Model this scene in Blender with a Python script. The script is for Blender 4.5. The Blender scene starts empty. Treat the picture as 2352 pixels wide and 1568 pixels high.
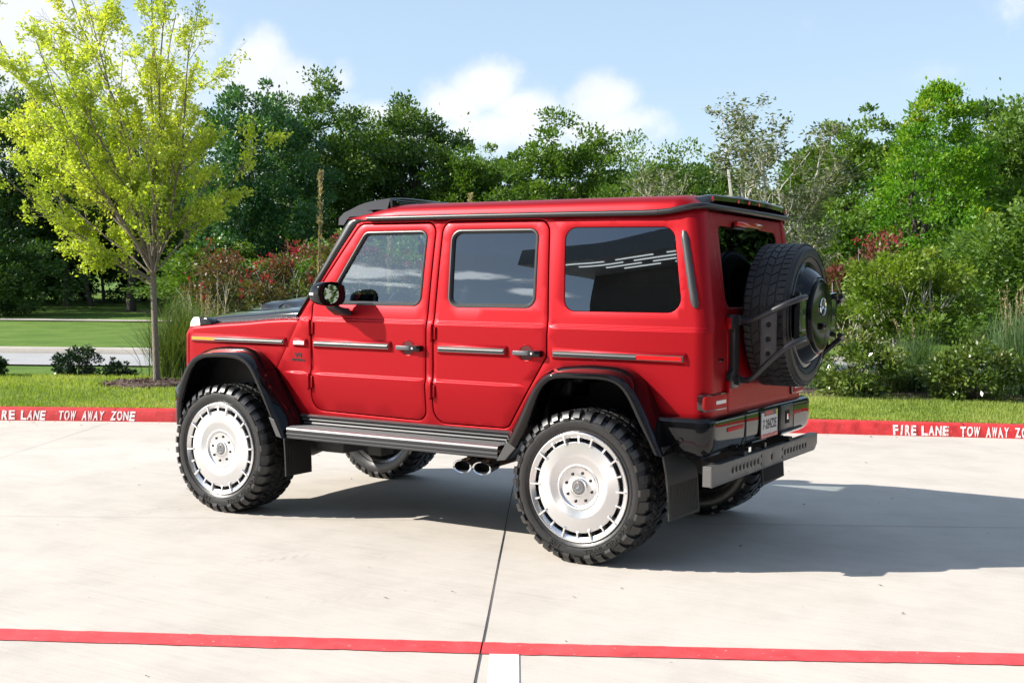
import bpy, bmesh, math, random
import numpy as np
from mathutils import Vector, Matrix, geometry
sc = bpy.context.scene
COL = sc.collection
PI = math.pi
R = math.radians
rng = np.random.default_rng(7)
random.seed(7)

# ------------------------------------------------------------------ camera
CAM = Vector((-4.7407, 7.2913, 1.6375))
YAW, PITCH, ROLL = R(-58.8025), R(-2.6621), R(0.5787)
FPX, WPX = 3062.73, 2614.0
_d = Vector((math.cos(PITCH)*math.cos(YAW), math.cos(PITCH)*math.sin(YAW), math.sin(PITCH)))
_r = _d.cross(Vector((0, 0, 1))).normalized()
_u = _r.cross(_d)
_r2 = _r*math.cos(ROLL) + _u*math.sin(ROLL)
_u2 = -_r*math.sin(ROLL) + _u*math.cos(ROLL)
cd = bpy.data.cameras.new('camera')
cam = bpy.data.objects.new('camera', cd)
COL.objects.link(cam)
M = Matrix((_r2, _u2, -_d)).transposed().to_4x4()
M.translation = CAM
cam.matrix_world = M
cd.sensor_width = 36.0
cd.lens = 36.0*FPX/WPX
cd.clip_start = 0.1
cd.clip_end = 3000
sc.camera = cam

# ------------------------------------------------------------------ light
SUN_EL, SUN_AZ = R(31.9), R(37.2)      # azimuth counter-clockwise from +x (car forward)
sun_dir = Vector((math.cos(SUN_EL)*math.cos(SUN_AZ), math.cos(SUN_EL)*math.sin(SUN_AZ), math.sin(SUN_EL)))
sl = bpy.data.lights.new('sun', 'SUN')
sl.energy = 4.6
sl.angle = R(0.53)
sl.color = (1.0, 0.94, 0.85)
so = bpy.data.objects.new('sun', sl)
COL.objects.link(so)
so.rotation_euler = sun_dir.to_track_quat('Z', 'Y').to_euler()
so.location = (20, 15, 25)
sc.view_settings.view_transform = 'Standard'
sc.view_settings.look = 'None'
sc.view_settings.exposure = 0.95
sc.view_settings.gamma = 1.0
sc.render.film_transparent = False
sc.cycles.max_bounces = 8
sc.cycles.transparent_max_bounces = 12
sc.cycles.sample_clamp_indirect = 6.0
sc.cycles.caustics_reflective = False
sc.cycles.caustics_refractive = False

def E(r, d, z=0.0):
    """ground position r metres to the right of and d metres ahead of where the photographer stands"""
    return Vector((CAM.x + math.sin(YAW)*r + math.cos(YAW)*d, CAM.y - math.cos(YAW)*r + math.sin(YAW)*d, z))
EANG = YAW - PI/2     # rotation of the kerb-aligned frame (local x = right)

# ------------------------------------------------------------------ sky with clouds
w = bpy.data.worlds.new('World')
sc.world = w
w.use_nodes = True
nt = w.node_tree
for n in list(nt.nodes):
    nt.nodes.remove(n)
N = nt.nodes.new
L = nt.links.new
out = N('ShaderNodeOutputWorld')
bg = N('ShaderNodeBackground')
L(bg.outputs[0], out.inputs[0])
sky = N('ShaderNodeTexSky')
sky.sky_type = 'NISHITA'
sky.sun_disc = False
sky.sun_elevation = SUN_EL
sky.sun_rotation = PI/2 - SUN_AZ
sky.air_density = 1.0
sky.dust_density = 0.6
sky.ozone_density = 1.2
tc = N('ShaderNodeTexCoord')
DIRV = tc.outputs['Generated']
def wmath(op, a, b=None):
    n = N('ShaderNodeMath'); n.operation = op
    for i, v in enumerate((a, b)):
        if v is None: continue
        if isinstance(v, (int, float)): n.inputs[i].default_value = v
        else: L(v, n.inputs[i])
    return n.outputs[0]
def sky_dir(u, v):
    """unit direction of a cloud: u, v in photo pixels of a 2352 wide view"""
    f = FPX*2352/2614
    q = _r2*((u-1176)/f) + _u2*((784-v)/f) + _d
    return q.normalized()
noise = N('ShaderNodeTexNoise')
noise.inputs['Scale'].default_value = 9.0
noise.inputs['Detail'].default_value = 9.0
noise.inputs['Roughness'].default_value = 0.55
L(DIRV, noise.inputs['Vector'])
noise3 = N('ShaderNodeTexNoise')
noise3.inputs['Scale'].default_value = 34.0; noise3.inputs['Detail'].default_value = 8.0; noise3.inputs['Roughness'].default_value = 0.6
L(DIRV, noise3.inputs['Vector'])
fine = wmath('ADD', wmath('SUBTRACT', noise.outputs['Fac'], 0.5), wmath('MULTIPLY', wmath('SUBTRACT', noise3.outputs['Fac'], 0.5), 0.9))
clouds = None
CL = [  # u, v, half width, half height (rad), strength
    (598, 140, .030, .030, 1.0), (640, 190, .036, .026, .9), (560, 200, .03, .03, .7), (650, 235, .05, .012, .6),
    (1118, 205, .036, .027, 1.15), (1050, 250, .042, .025, 1.0), (1190, 250, .040, .023, 1.0), (1120, 295, .065, .024, 1.0), (1000, 315, .055, .016, .75), (1230, 325, .055, .014, .65),
    (1385, 238, .034, .026, 1.05), (1430, 285, .044, .020, .9), (1345, 300, .034, .018, .75), (1490, 305, .04, .016, .6), (1380, 350, .10, .016, .7),
    (788, 190, .012, .018, .6), (800, 225, .012, .012, .4), (860, 262, .045, .012, .75), (930, 300, .05, .014, .7),
    (40, 40, .08, .035, 1.0), (150, 110, .07, .03, .9), (60, 250, .09, .035, .75), (250, 330, .09, .035, 1.0), (330, 200, .06, .04, .9), (-60, 170, .06, .04, .7), (420, 90, .05, .04, .7), (-250, 250, .12, .07, .8), (150, 380, .12, .02, .9),
    (1838, 40, .016, .026, .32), (2330, 15, .026, .03, .42), (2150, 175, .025, .016, .22), (700, 430, .2, .02, .55), (1500, 470, .25, .02, .55), (2200, 520, .25, .03, .4),
]
for (u, v, a, b, s) in CL:
    c = sky_dir(u, v)
    rt = c.cross(Vector((0, 0, 1))).normalized()
    up = rt.cross(c)
    def dot(vec):
        n = N('ShaderNodeVectorMath'); n.operation = 'DOT_PRODUCT'
        L(DIRV, n.inputs[0]); n.inputs[1].default_value = vec
        return n.outputs['Value']
    x = wmath('MULTIPLY', dot(rt), 1/a)
    y = wmath('MULTIPLY', dot(up), 1/b)
    q = wmath('SQRT', wmath('ADD', wmath('MULTIPLY', x, x), wmath('MULTIPLY', y, y)))
    q = wmath('ADD', q, wmath('LESS_THAN', dot(c), 0.2))
    m = wmath('MAXIMUM', wmath('SUBTRACT', 1.25, q), 0.0)
    m = wmath('MULTIPLY', wmath('MINIMUM', m, 1.0), s)
    clouds = m if clouds is None else wmath('MAXIMUM', clouds, m)
mr = N('ShaderNodeMapRange')
mr.interpolation_type = 'SMOOTHERSTEP'
L(wmath('ADD', clouds, wmath('MULTIPLY', fine, 1.15)), mr.inputs['Value'])
mr.inputs['From Min'].default_value = 0.04
mr.inputs['From Max'].default_value = 1.02
front = wmath('MULTIPLY', mr.outputs[0], wmath('MINIMUM', wmath('MULTIPLY', clouds, 6.0), 1.0))
# loose cumulus bands over the rest of the sky (behind the camera, seen in the glass)
mp = N('ShaderNodeMapping')
mp.inputs['Scale'].default_value = (2.6, 2.6, 9.0)
L(DIRV, mp.inputs['Vector'])
n2 = N('ShaderNodeTexNoise')
n2.inputs['Scale'].default_value = 1.5
n2.inputs['Detail'].default_value = 8.0
n2.inputs['Roughness'].default_value = 0.52
L(mp.outputs[0], n2.inputs['Vector'])
mr2 = N('ShaderNodeMapRange'); mr2.interpolation_type = 'SMOOTHERSTEP'
L(n2.outputs['Fac'], mr2.inputs['Value'])
mr2.inputs['From Min'].default_value = 0.50
mr2.inputs['From Max'].default_value = 0.66
back = N('ShaderNodeVectorMath'); back.operation = 'DOT_PRODUCT'
L(DIRV, back.inputs[0]); back.inputs[1].default_value = (math.cos(YAW), math.sin(YAW), 0)
bm_ = N('ShaderNodeMapRange')
L(back.outputs['Value'], bm_.inputs['Value'])
bm_.inputs['From Min'].default_value = 0.55
bm_.inputs['From Max'].default_value = 0.30
bands = None
noise4 = N('ShaderNodeTexNoise')
noise4.inputs['Scale'].default_value = 1.0; noise4.inputs['Detail'].default_value = 7.0; noise4.inputs['Roughness'].default_value = 0.58
mp4 = N('ShaderNodeMapping'); mp4.inputs['Scale'].default_value = (26, 26, 75)
L(DIRV, mp4.inputs['Vector']); L(mp4.outputs[0], noise4.inputs['Vector'])
for c, a, b, s in (((.625, .75, .220), .050, .014, 1.2), ((.575, .79, .226), .04, .010, 1.0), ((.66, .72, .213), .05, .014, 1.1), ((.54, .81, .229), .035, .009, 1.0), ((.508, .835, .226), .03, .008, .9), ((.50, .84, .205), .03, .008, 1.0), ((.60, .77, .200), .08, .006, .8), ((.72, .66, .25), .06, .02, 1.0), ((.35, .91, .23), .05, .02, .9)):
    c = Vector(c).normalized(); rt = c.cross(Vector((0, 0, 1))).normalized(); up = rt.cross(c)
    x = wmath('MULTIPLY', dot(rt), 1/a); y = wmath('MULTIPLY', dot(up), 1/b)
    q = wmath('SQRT', wmath('ADD', wmath('MULTIPLY', x, x), wmath('MULTIPLY', y, y)))
    q = wmath('ADD', q, wmath('LESS_THAN', dot(c), 0.2))
    m = wmath('MULTIPLY', wmath('MINIMUM', wmath('MAXIMUM', wmath('SUBTRACT', 1.5, q), 0.0), 1.0), s)
    bands = m if bands is None else wmath('MAXIMUM', bands, m)
mr4 = N('ShaderNodeMapRange'); mr4.interpolation_type = 'SMOOTHERSTEP'
L(wmath('ADD', bands, wmath('MULTIPLY', wmath('SUBTRACT', noise4.outputs['Fac'], 0.5), 2.2)), mr4.inputs['Value'])
mr4.inputs['From Min'].default_value = 0.25; mr4.inputs['From Max'].default_value = 1.15
bandm = wmath('MULTIPLY', mr4.outputs[0], wmath('MINIMUM', wmath('MULTIPLY', bands, 5.0), 1.0))
rear = wmath('MAXIMUM', bandm, wmath('MULTIPLY', wmath('MULTIPLY', mr2.outputs[0], bm_.outputs[0]), 0.35))
tot = wmath('MAXIMUM', front, rear)
mix = N('ShaderNodeMix'); mix.data_type = 'RGBA'
L(tot, mix.inputs['Factor'])
# thin veil of haze lightens the blue the way the photograph shows it
hz = N('ShaderNodeMix'); hz.data_type = 'RGBA'

L(sky.outputs[0], hz.inputs['A'])
hzf = N('ShaderNodeMapRange'); L(back.outputs['Value'], hzf.inputs['Value'])
hzf.inputs['From Min'].default_value = -.2; hzf.inputs['From Max'].default_value = .5; hzf.inputs['To Min'].default_value = .12; hzf.inputs['To Max'].default_value = .42
L(hzf.outputs[0], hz.inputs['Factor'])
hz.inputs['B'].default_value = (4.8, 6.1, 7.7, 1)
L(hz.outputs['Result'], mix.inputs['A'])
shade = N('ShaderNodeMix'); shade.data_type = 'RGBA'
L(n2.outputs['Fac'], shade.inputs['Factor'])
shade.inputs['A'].default_value = (6.7, 6.9, 7.1, 1)
shade.inputs['B'].default_value = (5.6, 5.9, 6.5, 1)
sh2 = N('ShaderNodeMapRange')
L(noise.outputs['Fac'], sh2.inputs['Value'])
sh2.inputs['From Min'].default_value = 0.3; sh2.inputs['From Max'].default_value = 0.7
L(sh2.outputs[0], shade.inputs['Factor'])
sunny = N('ShaderNodeMix'); sunny.data_type = 'RGBA'
L(bandm, sunny.inputs['Factor']); L(shade.outputs['Result'], sunny.inputs['A']); sunny.inputs['B'].default_value = (26, 25, 24, 1)
L(sunny.outputs['Result'], mix.inputs['B'])
L(mix.outputs['Result'], bg.inputs['Color'])
bg.inputs['Strength'].default_value = 0.085

# ------------------------------------------------------------------ materials
def mat(name, base=(.5, .5, .5), rough=.5, metal=0., coat=0., spec=.5, **kw):
    m = bpy.data.materials.new(name)
    m.use_nodes = True
    b = m.node_tree.nodes['Principled BSDF']
    b.inputs['Base Color'].default_value = (*base, 1)
    b.inputs['Roughness'].default_value = rough
    b.inputs['Metallic'].default_value = metal
    b.inputs['Coat Weight'].default_value = coat
    b.inputs['Coat Roughness'].default_value = kw.get('coat_rough', .03)
    b.inputs['Specular IOR Level'].default_value = spec
    if 'emit' in kw:
        b.inputs['Emission Color'].default_value = (*kw['emit'], 1)
        b.inputs['Emission Strength'].default_value = kw.get('power', 1)
    return m
def vary(m, scale=30., amount=.25, rough_amt=.0, bump=.0, detail=6., stretch=None, coord='Object', bdist=.002):
    """mottle a material's colour, roughness and surface with noise"""
    t = m.node_tree; b = t.nodes['Principled BSDF']
    c = t.nodes.new('ShaderNodeTexCoord'); n = t.nodes.new('ShaderNodeTexNoise')
    src = c.outputs[coord]
    if stretch:
        mp = t.nodes.new('ShaderNodeMapping'); mp.inputs['Scale'].default_value = stretch
        t.links.new(src, mp.inputs[0]); src = mp.outputs[0]
    t.links.new(src, n.inputs['Vector'])
    n.inputs['Scale'].default_value = scale; n.inputs['Detail'].default_value = detail
    col = b.inputs['Base Color'].default_value[:]
    if amount:
        mx = t.nodes.new('ShaderNodeMix'); mx.data_type = 'RGBA'
        t.links.new(n.outputs['Fac'], mx.inputs['Factor'])
        mx.inputs['A'].default_value = tuple(v*(1-amount) for v in col[:3]) + (1,)
        mx.inputs['B'].default_value = tuple(v*(1+amount) for v in col[:3]) + (1,)
        t.links.new(mx.outputs['Result'], b.inputs['Base Color'])
    if rough_amt:
        r0 = b.inputs['Roughness'].default_value
        mr = t.nodes.new('ShaderNodeMapRange')
        t.links.new(n.outputs['Fac'], mr.inputs['Value'])
        mr.inputs['To Min'].default_value = max(0, r0-rough_amt); mr.inputs['To Max'].default_value = min(1, r0+rough_amt)
        t.links.new(mr.outputs[0], b.inputs['Roughness'])
    if bump:
        bp = t.nodes.new('ShaderNodeBump'); bp.inputs['Strength'].default_value = bump; bp.inputs['Distance'].default_value = bdist
        t.links.new(n.outputs['Fac'], bp.inputs['Height']); t.links.new(bp.outputs[0], b.inputs['Normal'])
    return m
RED = vary(mat('satin_red_paint', (.355, .0028, .0085), .42, .60, .04, .36, coat_rough=.2), 900, .04, .03, .0)
BLK = mat('gloss_black_paint', (.004, .004, .005), .05, 0., 0., .42)
BLKC = mat('lacquered_black_panel', (.006, .006, .007), .05, 0., 1.0)
SBLK = vary(mat('satin_black_trim', (.018, .018, .02), .34), 200, .2, .08)
CARB = vary(mat('carbon_weave', (.02, .02, .022), .18, 0., 1.0), 500, .5)
MBLK = vary(mat('matt_black_plastic', (.012, .012, .013), .62), 120, .3, .1)
GREY = vary(mat('grey_powder_coat', (.15, .147, .143), .42, .5), 400, .15, .1, .05)
MGREY = vary(mat('mid_powder_coat', (.07, .07, .075), .42, .4), 400, .15, .1)
DGREY = vary(mat('dark_powder_coat', (.035, .036, .04), .38, .3), 400, .15, .1)
HGREY = mat('handle_grey', (.10, .11, .12), .32, .2)
RUB = vary(mat('tyre_rubber', (.015, .015, .016), .36, spec=.6), 60, .35, .14, .12)
SEAL = mat('rubber_seal', (.06, .062, .065), .35)
CHR = mat('chrome', (.85, .86, .88), .07, 1.)
ALU = mat('brushed_aluminium', (.62, .63, .65), .27, 1.)
DARK = mat('dark_void', (.004, .004, .004), .8)
UNDER = vary(mat('underbody', (.02, .02, .021), .6), 20, .5, .1)
CLOTH = vary(mat('black_leather', (.012, .012, .014), .45), 60, .2, .1, .1)
ORANGE = mat('amber_lens', (.80, .30, .01), .2, coat=.5)
REDL = mat('red_lens', (.60, .010, .012), .15, coat=.5)
REFL = vary(mat('red_reflector', (.40, .012, .012), .5, spec=.2), 300, .3)
WHT = mat('white_plastic', (.72, .72, .72), .3)
LENS = mat('clear_lens', (.75, .77, .8), .08, .6, 1.)
MIRR = mat('mirror_glass', (.42, .46, .45), .0, 1.)
def machined():
    m = mat('machined_disc', (.76, .765, .78), .30, 1.)
    t = m.node_tree; b = t.nodes['Principled BSDF']
    tg = t.nodes.new('ShaderNodeTangent'); tg.direction_type = 'RADIAL'; tg.axis = 'Y'
    t.links.new(tg.outputs[0], b.inputs['Tangent'])
    b.inputs['Anisotropic'].default_value = .7
    return m
MACH = machined()
def glass(name, tint, ior, dirt=0.0):
    m = bpy.data.materials.new(name); m.use_nodes = True
    t = m.node_tree
    for n in list(t.nodes): t.nodes.remove(n)
    o = t.nodes.new('ShaderNodeOutputMaterial'); mx = t.nodes.new('ShaderNodeMixShader')
    tr = t.nodes.new('ShaderNodeBsdfTransparent'); tr.inputs[0].default_value = (*tint, 1)
    gl = t.nodes.new('ShaderNodeBsdfGlossy'); gl.inputs['Roughness'].default_value = 0.0
    gl.inputs['Color'].default_value = (.74, .87, 1, 1)
    # Schlick reflectance, the same from both sides of the thin pane
    f0 = ((ior-1)/(ior+1))**2
    ge = t.nodes.new('ShaderNodeNewGeometry'); dp = t.nodes.new('ShaderNodeVectorMath'); dp.operation = 'DOT_PRODUCT'
    t.links.new(ge.outputs['Incoming'], dp.inputs[0]); t.links.new(ge.outputs['Normal'], dp.inputs[1])
    def mth(op, x, y=None):
        n = t.nodes.new('ShaderNodeMath'); n.operation = op
        for i, v in enumerate((x, y)):
            if v is None: continue
            if isinstance(v, (int, float)): n.inputs[i].default_value = v
            else: t.links.new(v, n.inputs[i])
        return n.outputs[0]
    s5 = mth('POWER', mth('SUBTRACT', 1.0, mth('ABSOLUTE', dp.outputs['Value'])), 5.0)
    fr = mth('ADD', mth('MULTIPLY', s5, 1-f0), f0)
    t.links.new(fr, mx.inputs[0]); t.links.new(tr.outputs[0], mx.inputs[1]); t.links.new(gl.outputs[0], mx.inputs[2])
    t.links.new(mx.outputs[0], o.inputs[0])
    return m
GLC = glass('clear_glass', (.78, .86, .88), 2.2)
GLD = glass('privacy_glass', (.03, .032, .036), 2.1)
GLR = glass('rear_glass', (.03, .03, .035), 1.9)

# ------------------------------------------------------------------ mesh helpers
def link(name, me, m=None, parent=None):
    o = bpy.data.objects.new(name, me)
    COL.objects.link(o)
    if m is not None and me is not None and not me.materials:
        me.materials.append(m)
    if parent is not None:
        while parent.parent is not None and parent.parent.parent is not None: parent = parent.parent
        o.parent = parent
    return o
def empty(name, loc=(0, 0, 0), parent=None):
    o = bpy.data.objects.new(name, None); COL.objects.link(o)
    o.empty_display_size = .2
    o.location = loc
    if parent is not None: o.parent = parent
    return o
def tag(o, label=None, cat=None, group=None, kind=None):
    if label: o['label'] = label
    if cat: o['category'] = cat
    if group: o['group'] = group
    if kind: o['kind'] = kind
    return o
class MB:
    """collects shapes for ONE mesh"""
    def __init__(s): s.v = []; s.f = []; s.mi = []; s.cur = 0
    def add(s, vs, fs):
        b = len(s.v); s.v += [tuple(p) for p in vs]; s.f += [tuple(b+i for i in f) for f in fs]; s.mi += [s.cur]*len(fs)
    def box(s, x0, x1, y0, y1, z0, z1, fn=None):
        vs = [(x, y, z) for x in (x0, x1) for y in (y0, y1) for z in (z0, z1)]
        if fn: vs = [fn(*p) for p in vs]
        s.add(vs, [(0, 1, 3, 2), (4, 6, 7, 5), (0, 4, 5, 1), (2, 3, 7, 6), (0, 2, 6, 4), (1, 5, 7, 3)])
    def hexa(s, lo, hi):
        """two quads joined"""
        s.add(list(lo)+list(hi), [(3, 2, 1, 0), (4, 5, 6, 7), (0, 1, 5, 4), (1, 2, 6, 5), (2, 3, 7, 6), (3, 0, 4, 7)])
    def loft(s, rows, closed=False, capends=False):
        n = len(rows[0]); b = len(s.v)
        for r in rows: s.v += [tuple(p) for p in r]
        for i in range(len(rows)-1):
            for j in range(n if closed else n-1):
                k = (j+1) % n
                s.f.append((b+i*n+j, b+i*n+k, b+(i+1)*n+k, b+(i+1)*n+j)); s.mi.append(s.cur)
        if capends:
            s.f.append(tuple(b+j for j in reversed(range(n)))); s.mi.append(s.cur)
            s.f.append(tuple(b+(len(rows)-1)*n+j for j in range(n))); s.mi.append(s.cur)
    def tube(s, pts, rad, seg=12, cap=True):
        pts = [Vector(p) for p in pts]
        rad = rad if hasattr(rad, '__len__') else [rad]*len(pts)
        rows = []; prev = None
        for i, p in enumerate(pts):
            t = (pts[min(i+1, len(pts)-1)]-pts[max(i-1, 0)]).normalized()
            a = prev if prev is not None else (Vector((0, 0, 1)) if abs(t.z) < .9 else Vector((1, 0, 0)))
            a = (a-t*a.dot(t)).normalized(); prev = a
            b = t.cross(a)
            rows.append([p+(a*math.cos(2*PI*k/seg)+b*math.sin(2*PI*k/seg))*rad[i] for k in range(seg)])
        s.loft(rows, closed=True, capends=cap)
    def lathe(s, prof, seg=64, axis='y', c=(0, 0, 0), a0=0., a1=2*PI):
        """prof: (radius, height along axis)"""
        full = abs(a1-a0-2*PI) < 1e-6
        rows = []
        for k in range(seg if full else seg+1):
            t = a0+(a1-a0)*k/seg
            row = []
            for r, h in prof:
                if axis == 'y': row.append((c[0]+r*math.cos(t), c[1]+h, c[2]+r*math.sin(t)))
                elif axis == 'x': row.append((c[0]+h, c[1]+r*math.cos(t), c[2]+r*math.sin(t)))
                else: row.append((c[0]+r*math.cos(t), c[1]+r*math.sin(t), c[2]+h))
            rows.append(row)
        if full: rows.append(rows[0])
        s.loft(rows)
    def disc(s, r, h, seg=40, axis='y', c=(0, 0, 0)):
        pts = []
        for k in range(seg):
            t = 2*PI*k/seg
            pts.append((c[0]+r*math.cos(t), c[1]+h, c[2]+r*math.sin(t)) if axis == 'y' else (c[0]+h, c[1]+r*math.cos(t), c[2]+r*math.sin(t)))
        s.add(pts, [tuple(range(seg))])
    def build_each(s, name, m, parent=None, **kw):
        """one object per connected piece"""
        lead = list(range(len(s.v)))
        def find(i):
            while lead[i] != i: lead[i] = lead[lead[i]]; i = lead[i]
            return i
        for f in s.f:
            for i in f[1:]: lead[find(i)] = find(f[0])
        gr = {}
        for f in s.f: gr.setdefault(find(f[0]), []).append(f)
        o = []
        for fs in gr.values():
            ids = sorted({i for f in fs for i in f}); mp = {i: k for k, i in enumerate(ids)}
            mb = MB(); mb.add([s.v[i] for i in ids], [tuple(mp[i] for i in f) for f in fs])
            o.append(mb.build(name, m, parent, **kw))
        return o
    def build(s, name, m, parent=None, smooth=None, bevel=0., seg=2, mirror=False, weld=True):
        me = bpy.data.meshes.new(name)
        v = [(x, -y, z) for x, y, z in s.v] if mirror else s.v
        me.from_pydata(v, [], s.f)
        bm = bmesh.new(); bm.from_mesh(me)
        for f, i in zip(bm.faces, s.mi): f.material_index = i
        if weld: bmesh.ops.remove_doubles(bm, verts=bm.verts, dist=1e-5)
        bmesh.ops.recalc_face_normals(bm, faces=bm.faces)
        if bevel:
            ed = [e for e in bm.edges if len(e.link_faces) == 2 and e.calc_face_angle(0) > R(30)]
            bmesh.ops.bevel(bm, geom=ed, offset=bevel, segments=seg, affect='EDGES', profile=.5, clamp_overlap=True)
        bm.to_mesh(me); bm.free()
        for mm in (m if isinstance(m, (list, tuple)) else [m]): me.materials.append(mm)
        if smooth:
            me.polygons.foreach_set('use_smooth', [True]*len(me.polygons))
            me.set_sharp_from_angle(angle=R(smooth))
        return link(name, me, None, parent)

def rpoly(pts, seg=6):
    """polygon with rounded corners: points (x, z[, radius])"""
    o = []; n = len(pts)
    for i in range(n):
        p = Vector(pts[i][:2]); r = pts[i][2] if len(pts[i]) > 2 else 0
        if r <= 0: o.append(p); continue
        a = (Vector(pts[i-1][:2])-p); b = (Vector(pts[(i+1) % n][:2])-p)
        la, lb = a.length, b.length; a.normalize(); b.normalize()
        ang = a.angle(b)
        t = min(r/math.tan(ang/2), la*.48, lb*.48); rr = t*math.tan(ang/2)
        c = p+(a+b).normalized()*(rr/math.sin(ang/2))
        s = p+a*t-c; e = p+b*t-c
        da = math.atan2(s.y, s.x); db = math.atan2(e.y, e.x); dd = (db-da+PI) % (2*PI)-PI
        o += [c+Vector((math.cos(da+dd*k/seg), math.sin(da+dd*k/seg)))*rr for k in range(seg+1)]
    return o
def dense(pts, step=.04):
    o = []; n = len(pts)
    for i in range(n):
        a, b = pts[i], pts[(i+1) % n]; k = max(1, int((b-a).length/step+.5))
        o += [a.lerp(b, j/k) for j in range(k)]
    q = [o[0]]
    for p in o[1:]:
        if (p-q[-1]).length > 1e-4: q.append(p)
    return q
def area2(p): return sum(p[i-1].x*p[i].y-p[i].x*p[i-1].y for i in range(len(p)))
def offset(p, e):
    """move a closed loop to its left by e"""
    n = len(p); o = []
    for i in range(n):
        a = (p[i]-p[i-1]).normalized(); b = (p[(i+1) % n]-p[i]).normalized()
        na, nb = Vector((-a.y, a.x)), Vector((-b.y, b.x)); m = na+nb
        if m.length < 1e-6: m = na
        m.normalize()
        o.append(p[i]+m*(e/max(.5, m.dot(na))))
    return o
def inside(p, poly):
    c = False; n = len(poly); x, y = p
    for i in range(n):
        a, b = poly[i-1], poly[i]
        if (a[1] > y) != (b[1] > y) and x < (b[0]-a[0])*(y-a[1])/(b[1]-a[1])+a[0]: c = not c
    return c
def fill2d(loops, grid, rows=(), gap=.35, fine=None):
    """triangulate outline + holes with an interior grid; returns verts, tris"""
    vs = []; es = []
    for lp in loops:
        b = len(vs); vs += [Vector(p) for p in lp]; es += [(b+i, b+(i+1) % len(lp)) for i in range(len(lp))]
    nb = len(vs)
    xs = [p.x for p in loops[0]]; zs = [p.y for p in loops[0]]
    gx = np.arange(min(xs)+grid*.5, max(xs), grid)
    if fine: gx = np.concatenate([np.arange(min(xs)+fine[1]*.6, fine[0], fine[1]), gx[gx > fine[0]]])
    gz = sorted(set(list(np.arange(min(zs)+grid*.37, max(zs), grid)))|set(rows))
    gz = [z for z in gz if z in rows or all(abs(z-q) > grid*.3 for q in rows)]
    allp = np.array([(p.x, p.y) for p in vs])
    for z in gz:
        for x in gx:
            p = (x, z)
            if np.min((allp[:, 0]-x)**2+(allp[:, 1]-z)**2) < ((fine[1] if fine and x < fine[0] else grid)*gap)**2: continue
            if inside(p, loops[0]) and not any(inside(p, h) for h in loops[1:]): vs.append(Vector(p))
    r = geometry.delaunay_2d_cdt(vs, es, [], 1 if len(loops) == 1 else 0, 1e-6)
    V = [Vector(p) for p in r[0]]; T = []
    if len(loops) == 1: return V, [tuple(f) for f in r[2]]
    for f in r[2]:
        c = sum((V[i] for i in f), Vector((0, 0)))/len(f)
        if inside(c, loops[0]) and not any(inside(c, h) for h in loops[1:]): T.append(tuple(f))
    return V, T
def panel(name, outline, holes, m, parent, P, grid=.07, rows=(), roll=.004, depth=.022, step=.035, mirror=False, smooth=62, back=False, fine=None):
    """sheet-metal panel with rolled edges; P(x, z) -> (point, outward normal)"""
    loops = []
    for k, lp in enumerate([outline]+list(holes)):
        lp = dense([Vector(p[:2]) for p in lp], step)
        if (area2(lp) > 0) == (k > 0): lp.reverse()
        loops.append(lp)
    inner = [offset(lp, roll) for lp in loops]
    V, T = fill2d(inner, grid, rows, fine=fine)
    mb = MB()
    def pt(p, d):
        q, n = P(p.x, p.y); return q-n*d
    mb.add([pt(p, 0) for p in V], T)
    for lp, inn in zip(loops, inner):
        n = len(lp); mid = [a.lerp(b, .72) for a, b in zip(inn, lp)]
        rings = [[pt(p, 0) for p in inn], [pt(p, roll*.28) for p in mid], [pt(p, roll) for p in lp], [pt(p, depth) for p in lp]]
        if back: rings.append([pt(p, depth) for p in offset(lp, .03)])
        for a, b in zip(rings[:-1], rings[1:]):
            mb.add(a+b, [(i, (i+1) % n, n+(i+1) % n, n+i) for i in range(n)])
    return mb.build(name, m, parent, smooth=smooth, mirror=mirror)
def font_mesh(txt, size, thick=.001, bold=0.):
    cu = bpy.data.curves.new('lettering', 'FONT')
    cu.body = txt; cu.size = size; cu.extrude = thick; cu.align_x = 'CENTER'; cu.align_y = 'CENTER'; cu.offset = bold
    cu.resolution_u = 4
    o = bpy.data.objects.new('lettering', cu); COL.objects.link(o)
    bpy.context.view_layer.update()
    dg = bpy.context.evaluated_depsgraph_get()
    me = bpy.data.meshes.new_from_object(o.evaluated_get(dg))
    bpy.data.objects.remove(o); bpy.data.curves.remove(cu)
    return me
def text_to(mb, txt, size, fn, thick=.001, bold=0., width=None, flip=False):
    """lettering through fn(x, y, z) into a mesh builder"""
    me = font_mesh(txt, size, thick, bold)
    xs = [v.co.x for v in me.vertices]
    k = 1. if not width else width/(max(xs)-min(xs)); c = (max(xs)+min(xs))/2
    mb.add([fn((v.co.x-c)*k, v.co.y, v.co.z) for v in me.vertices], [tuple(p.vertices) for p in me.polygons])
    bpy.data.meshes.remove(me)
# ================================================================== THE CAR (x forward, y its left side, z up)
car = tag(empty('off_road_car'), 'matt red boxy off-road car with big tyres and a rear spare wheel', 'car')
WB, TR_ = 1.445, .455
STRIPM = mat('dark_bright_trim', (.22, .225, .23), .22, .9)
ARMM = vary(mat('mirror_arm_black', (.03, .03, .032), .5), 200, .2)
TIPM = vary(mat('textured_tip', (.06, .06, .062), .5), 600, .6, bump=.3)
TREADM = mat('step_tread', (.085, .087, .09), .45, .5)
STEPM = mat('step_rail_metal', (.075, .077, .082), .46, .6)
SILLM = mat('sill_black', (.030, .031, .034), .46, .2)
VENTM = vary(mat('vent_grey', (.045, .047, .05), .42), 300, .15)
FLAPM = vary(mat('ribbed_rubber', (.017, .017, .017), .55), 80, .3)
BOWL = mat('shaded_bowl_red', (.09, .002, .004), .45)
INSM = mat('ribbed_insert', (.026, .027, .03), .40)
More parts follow.
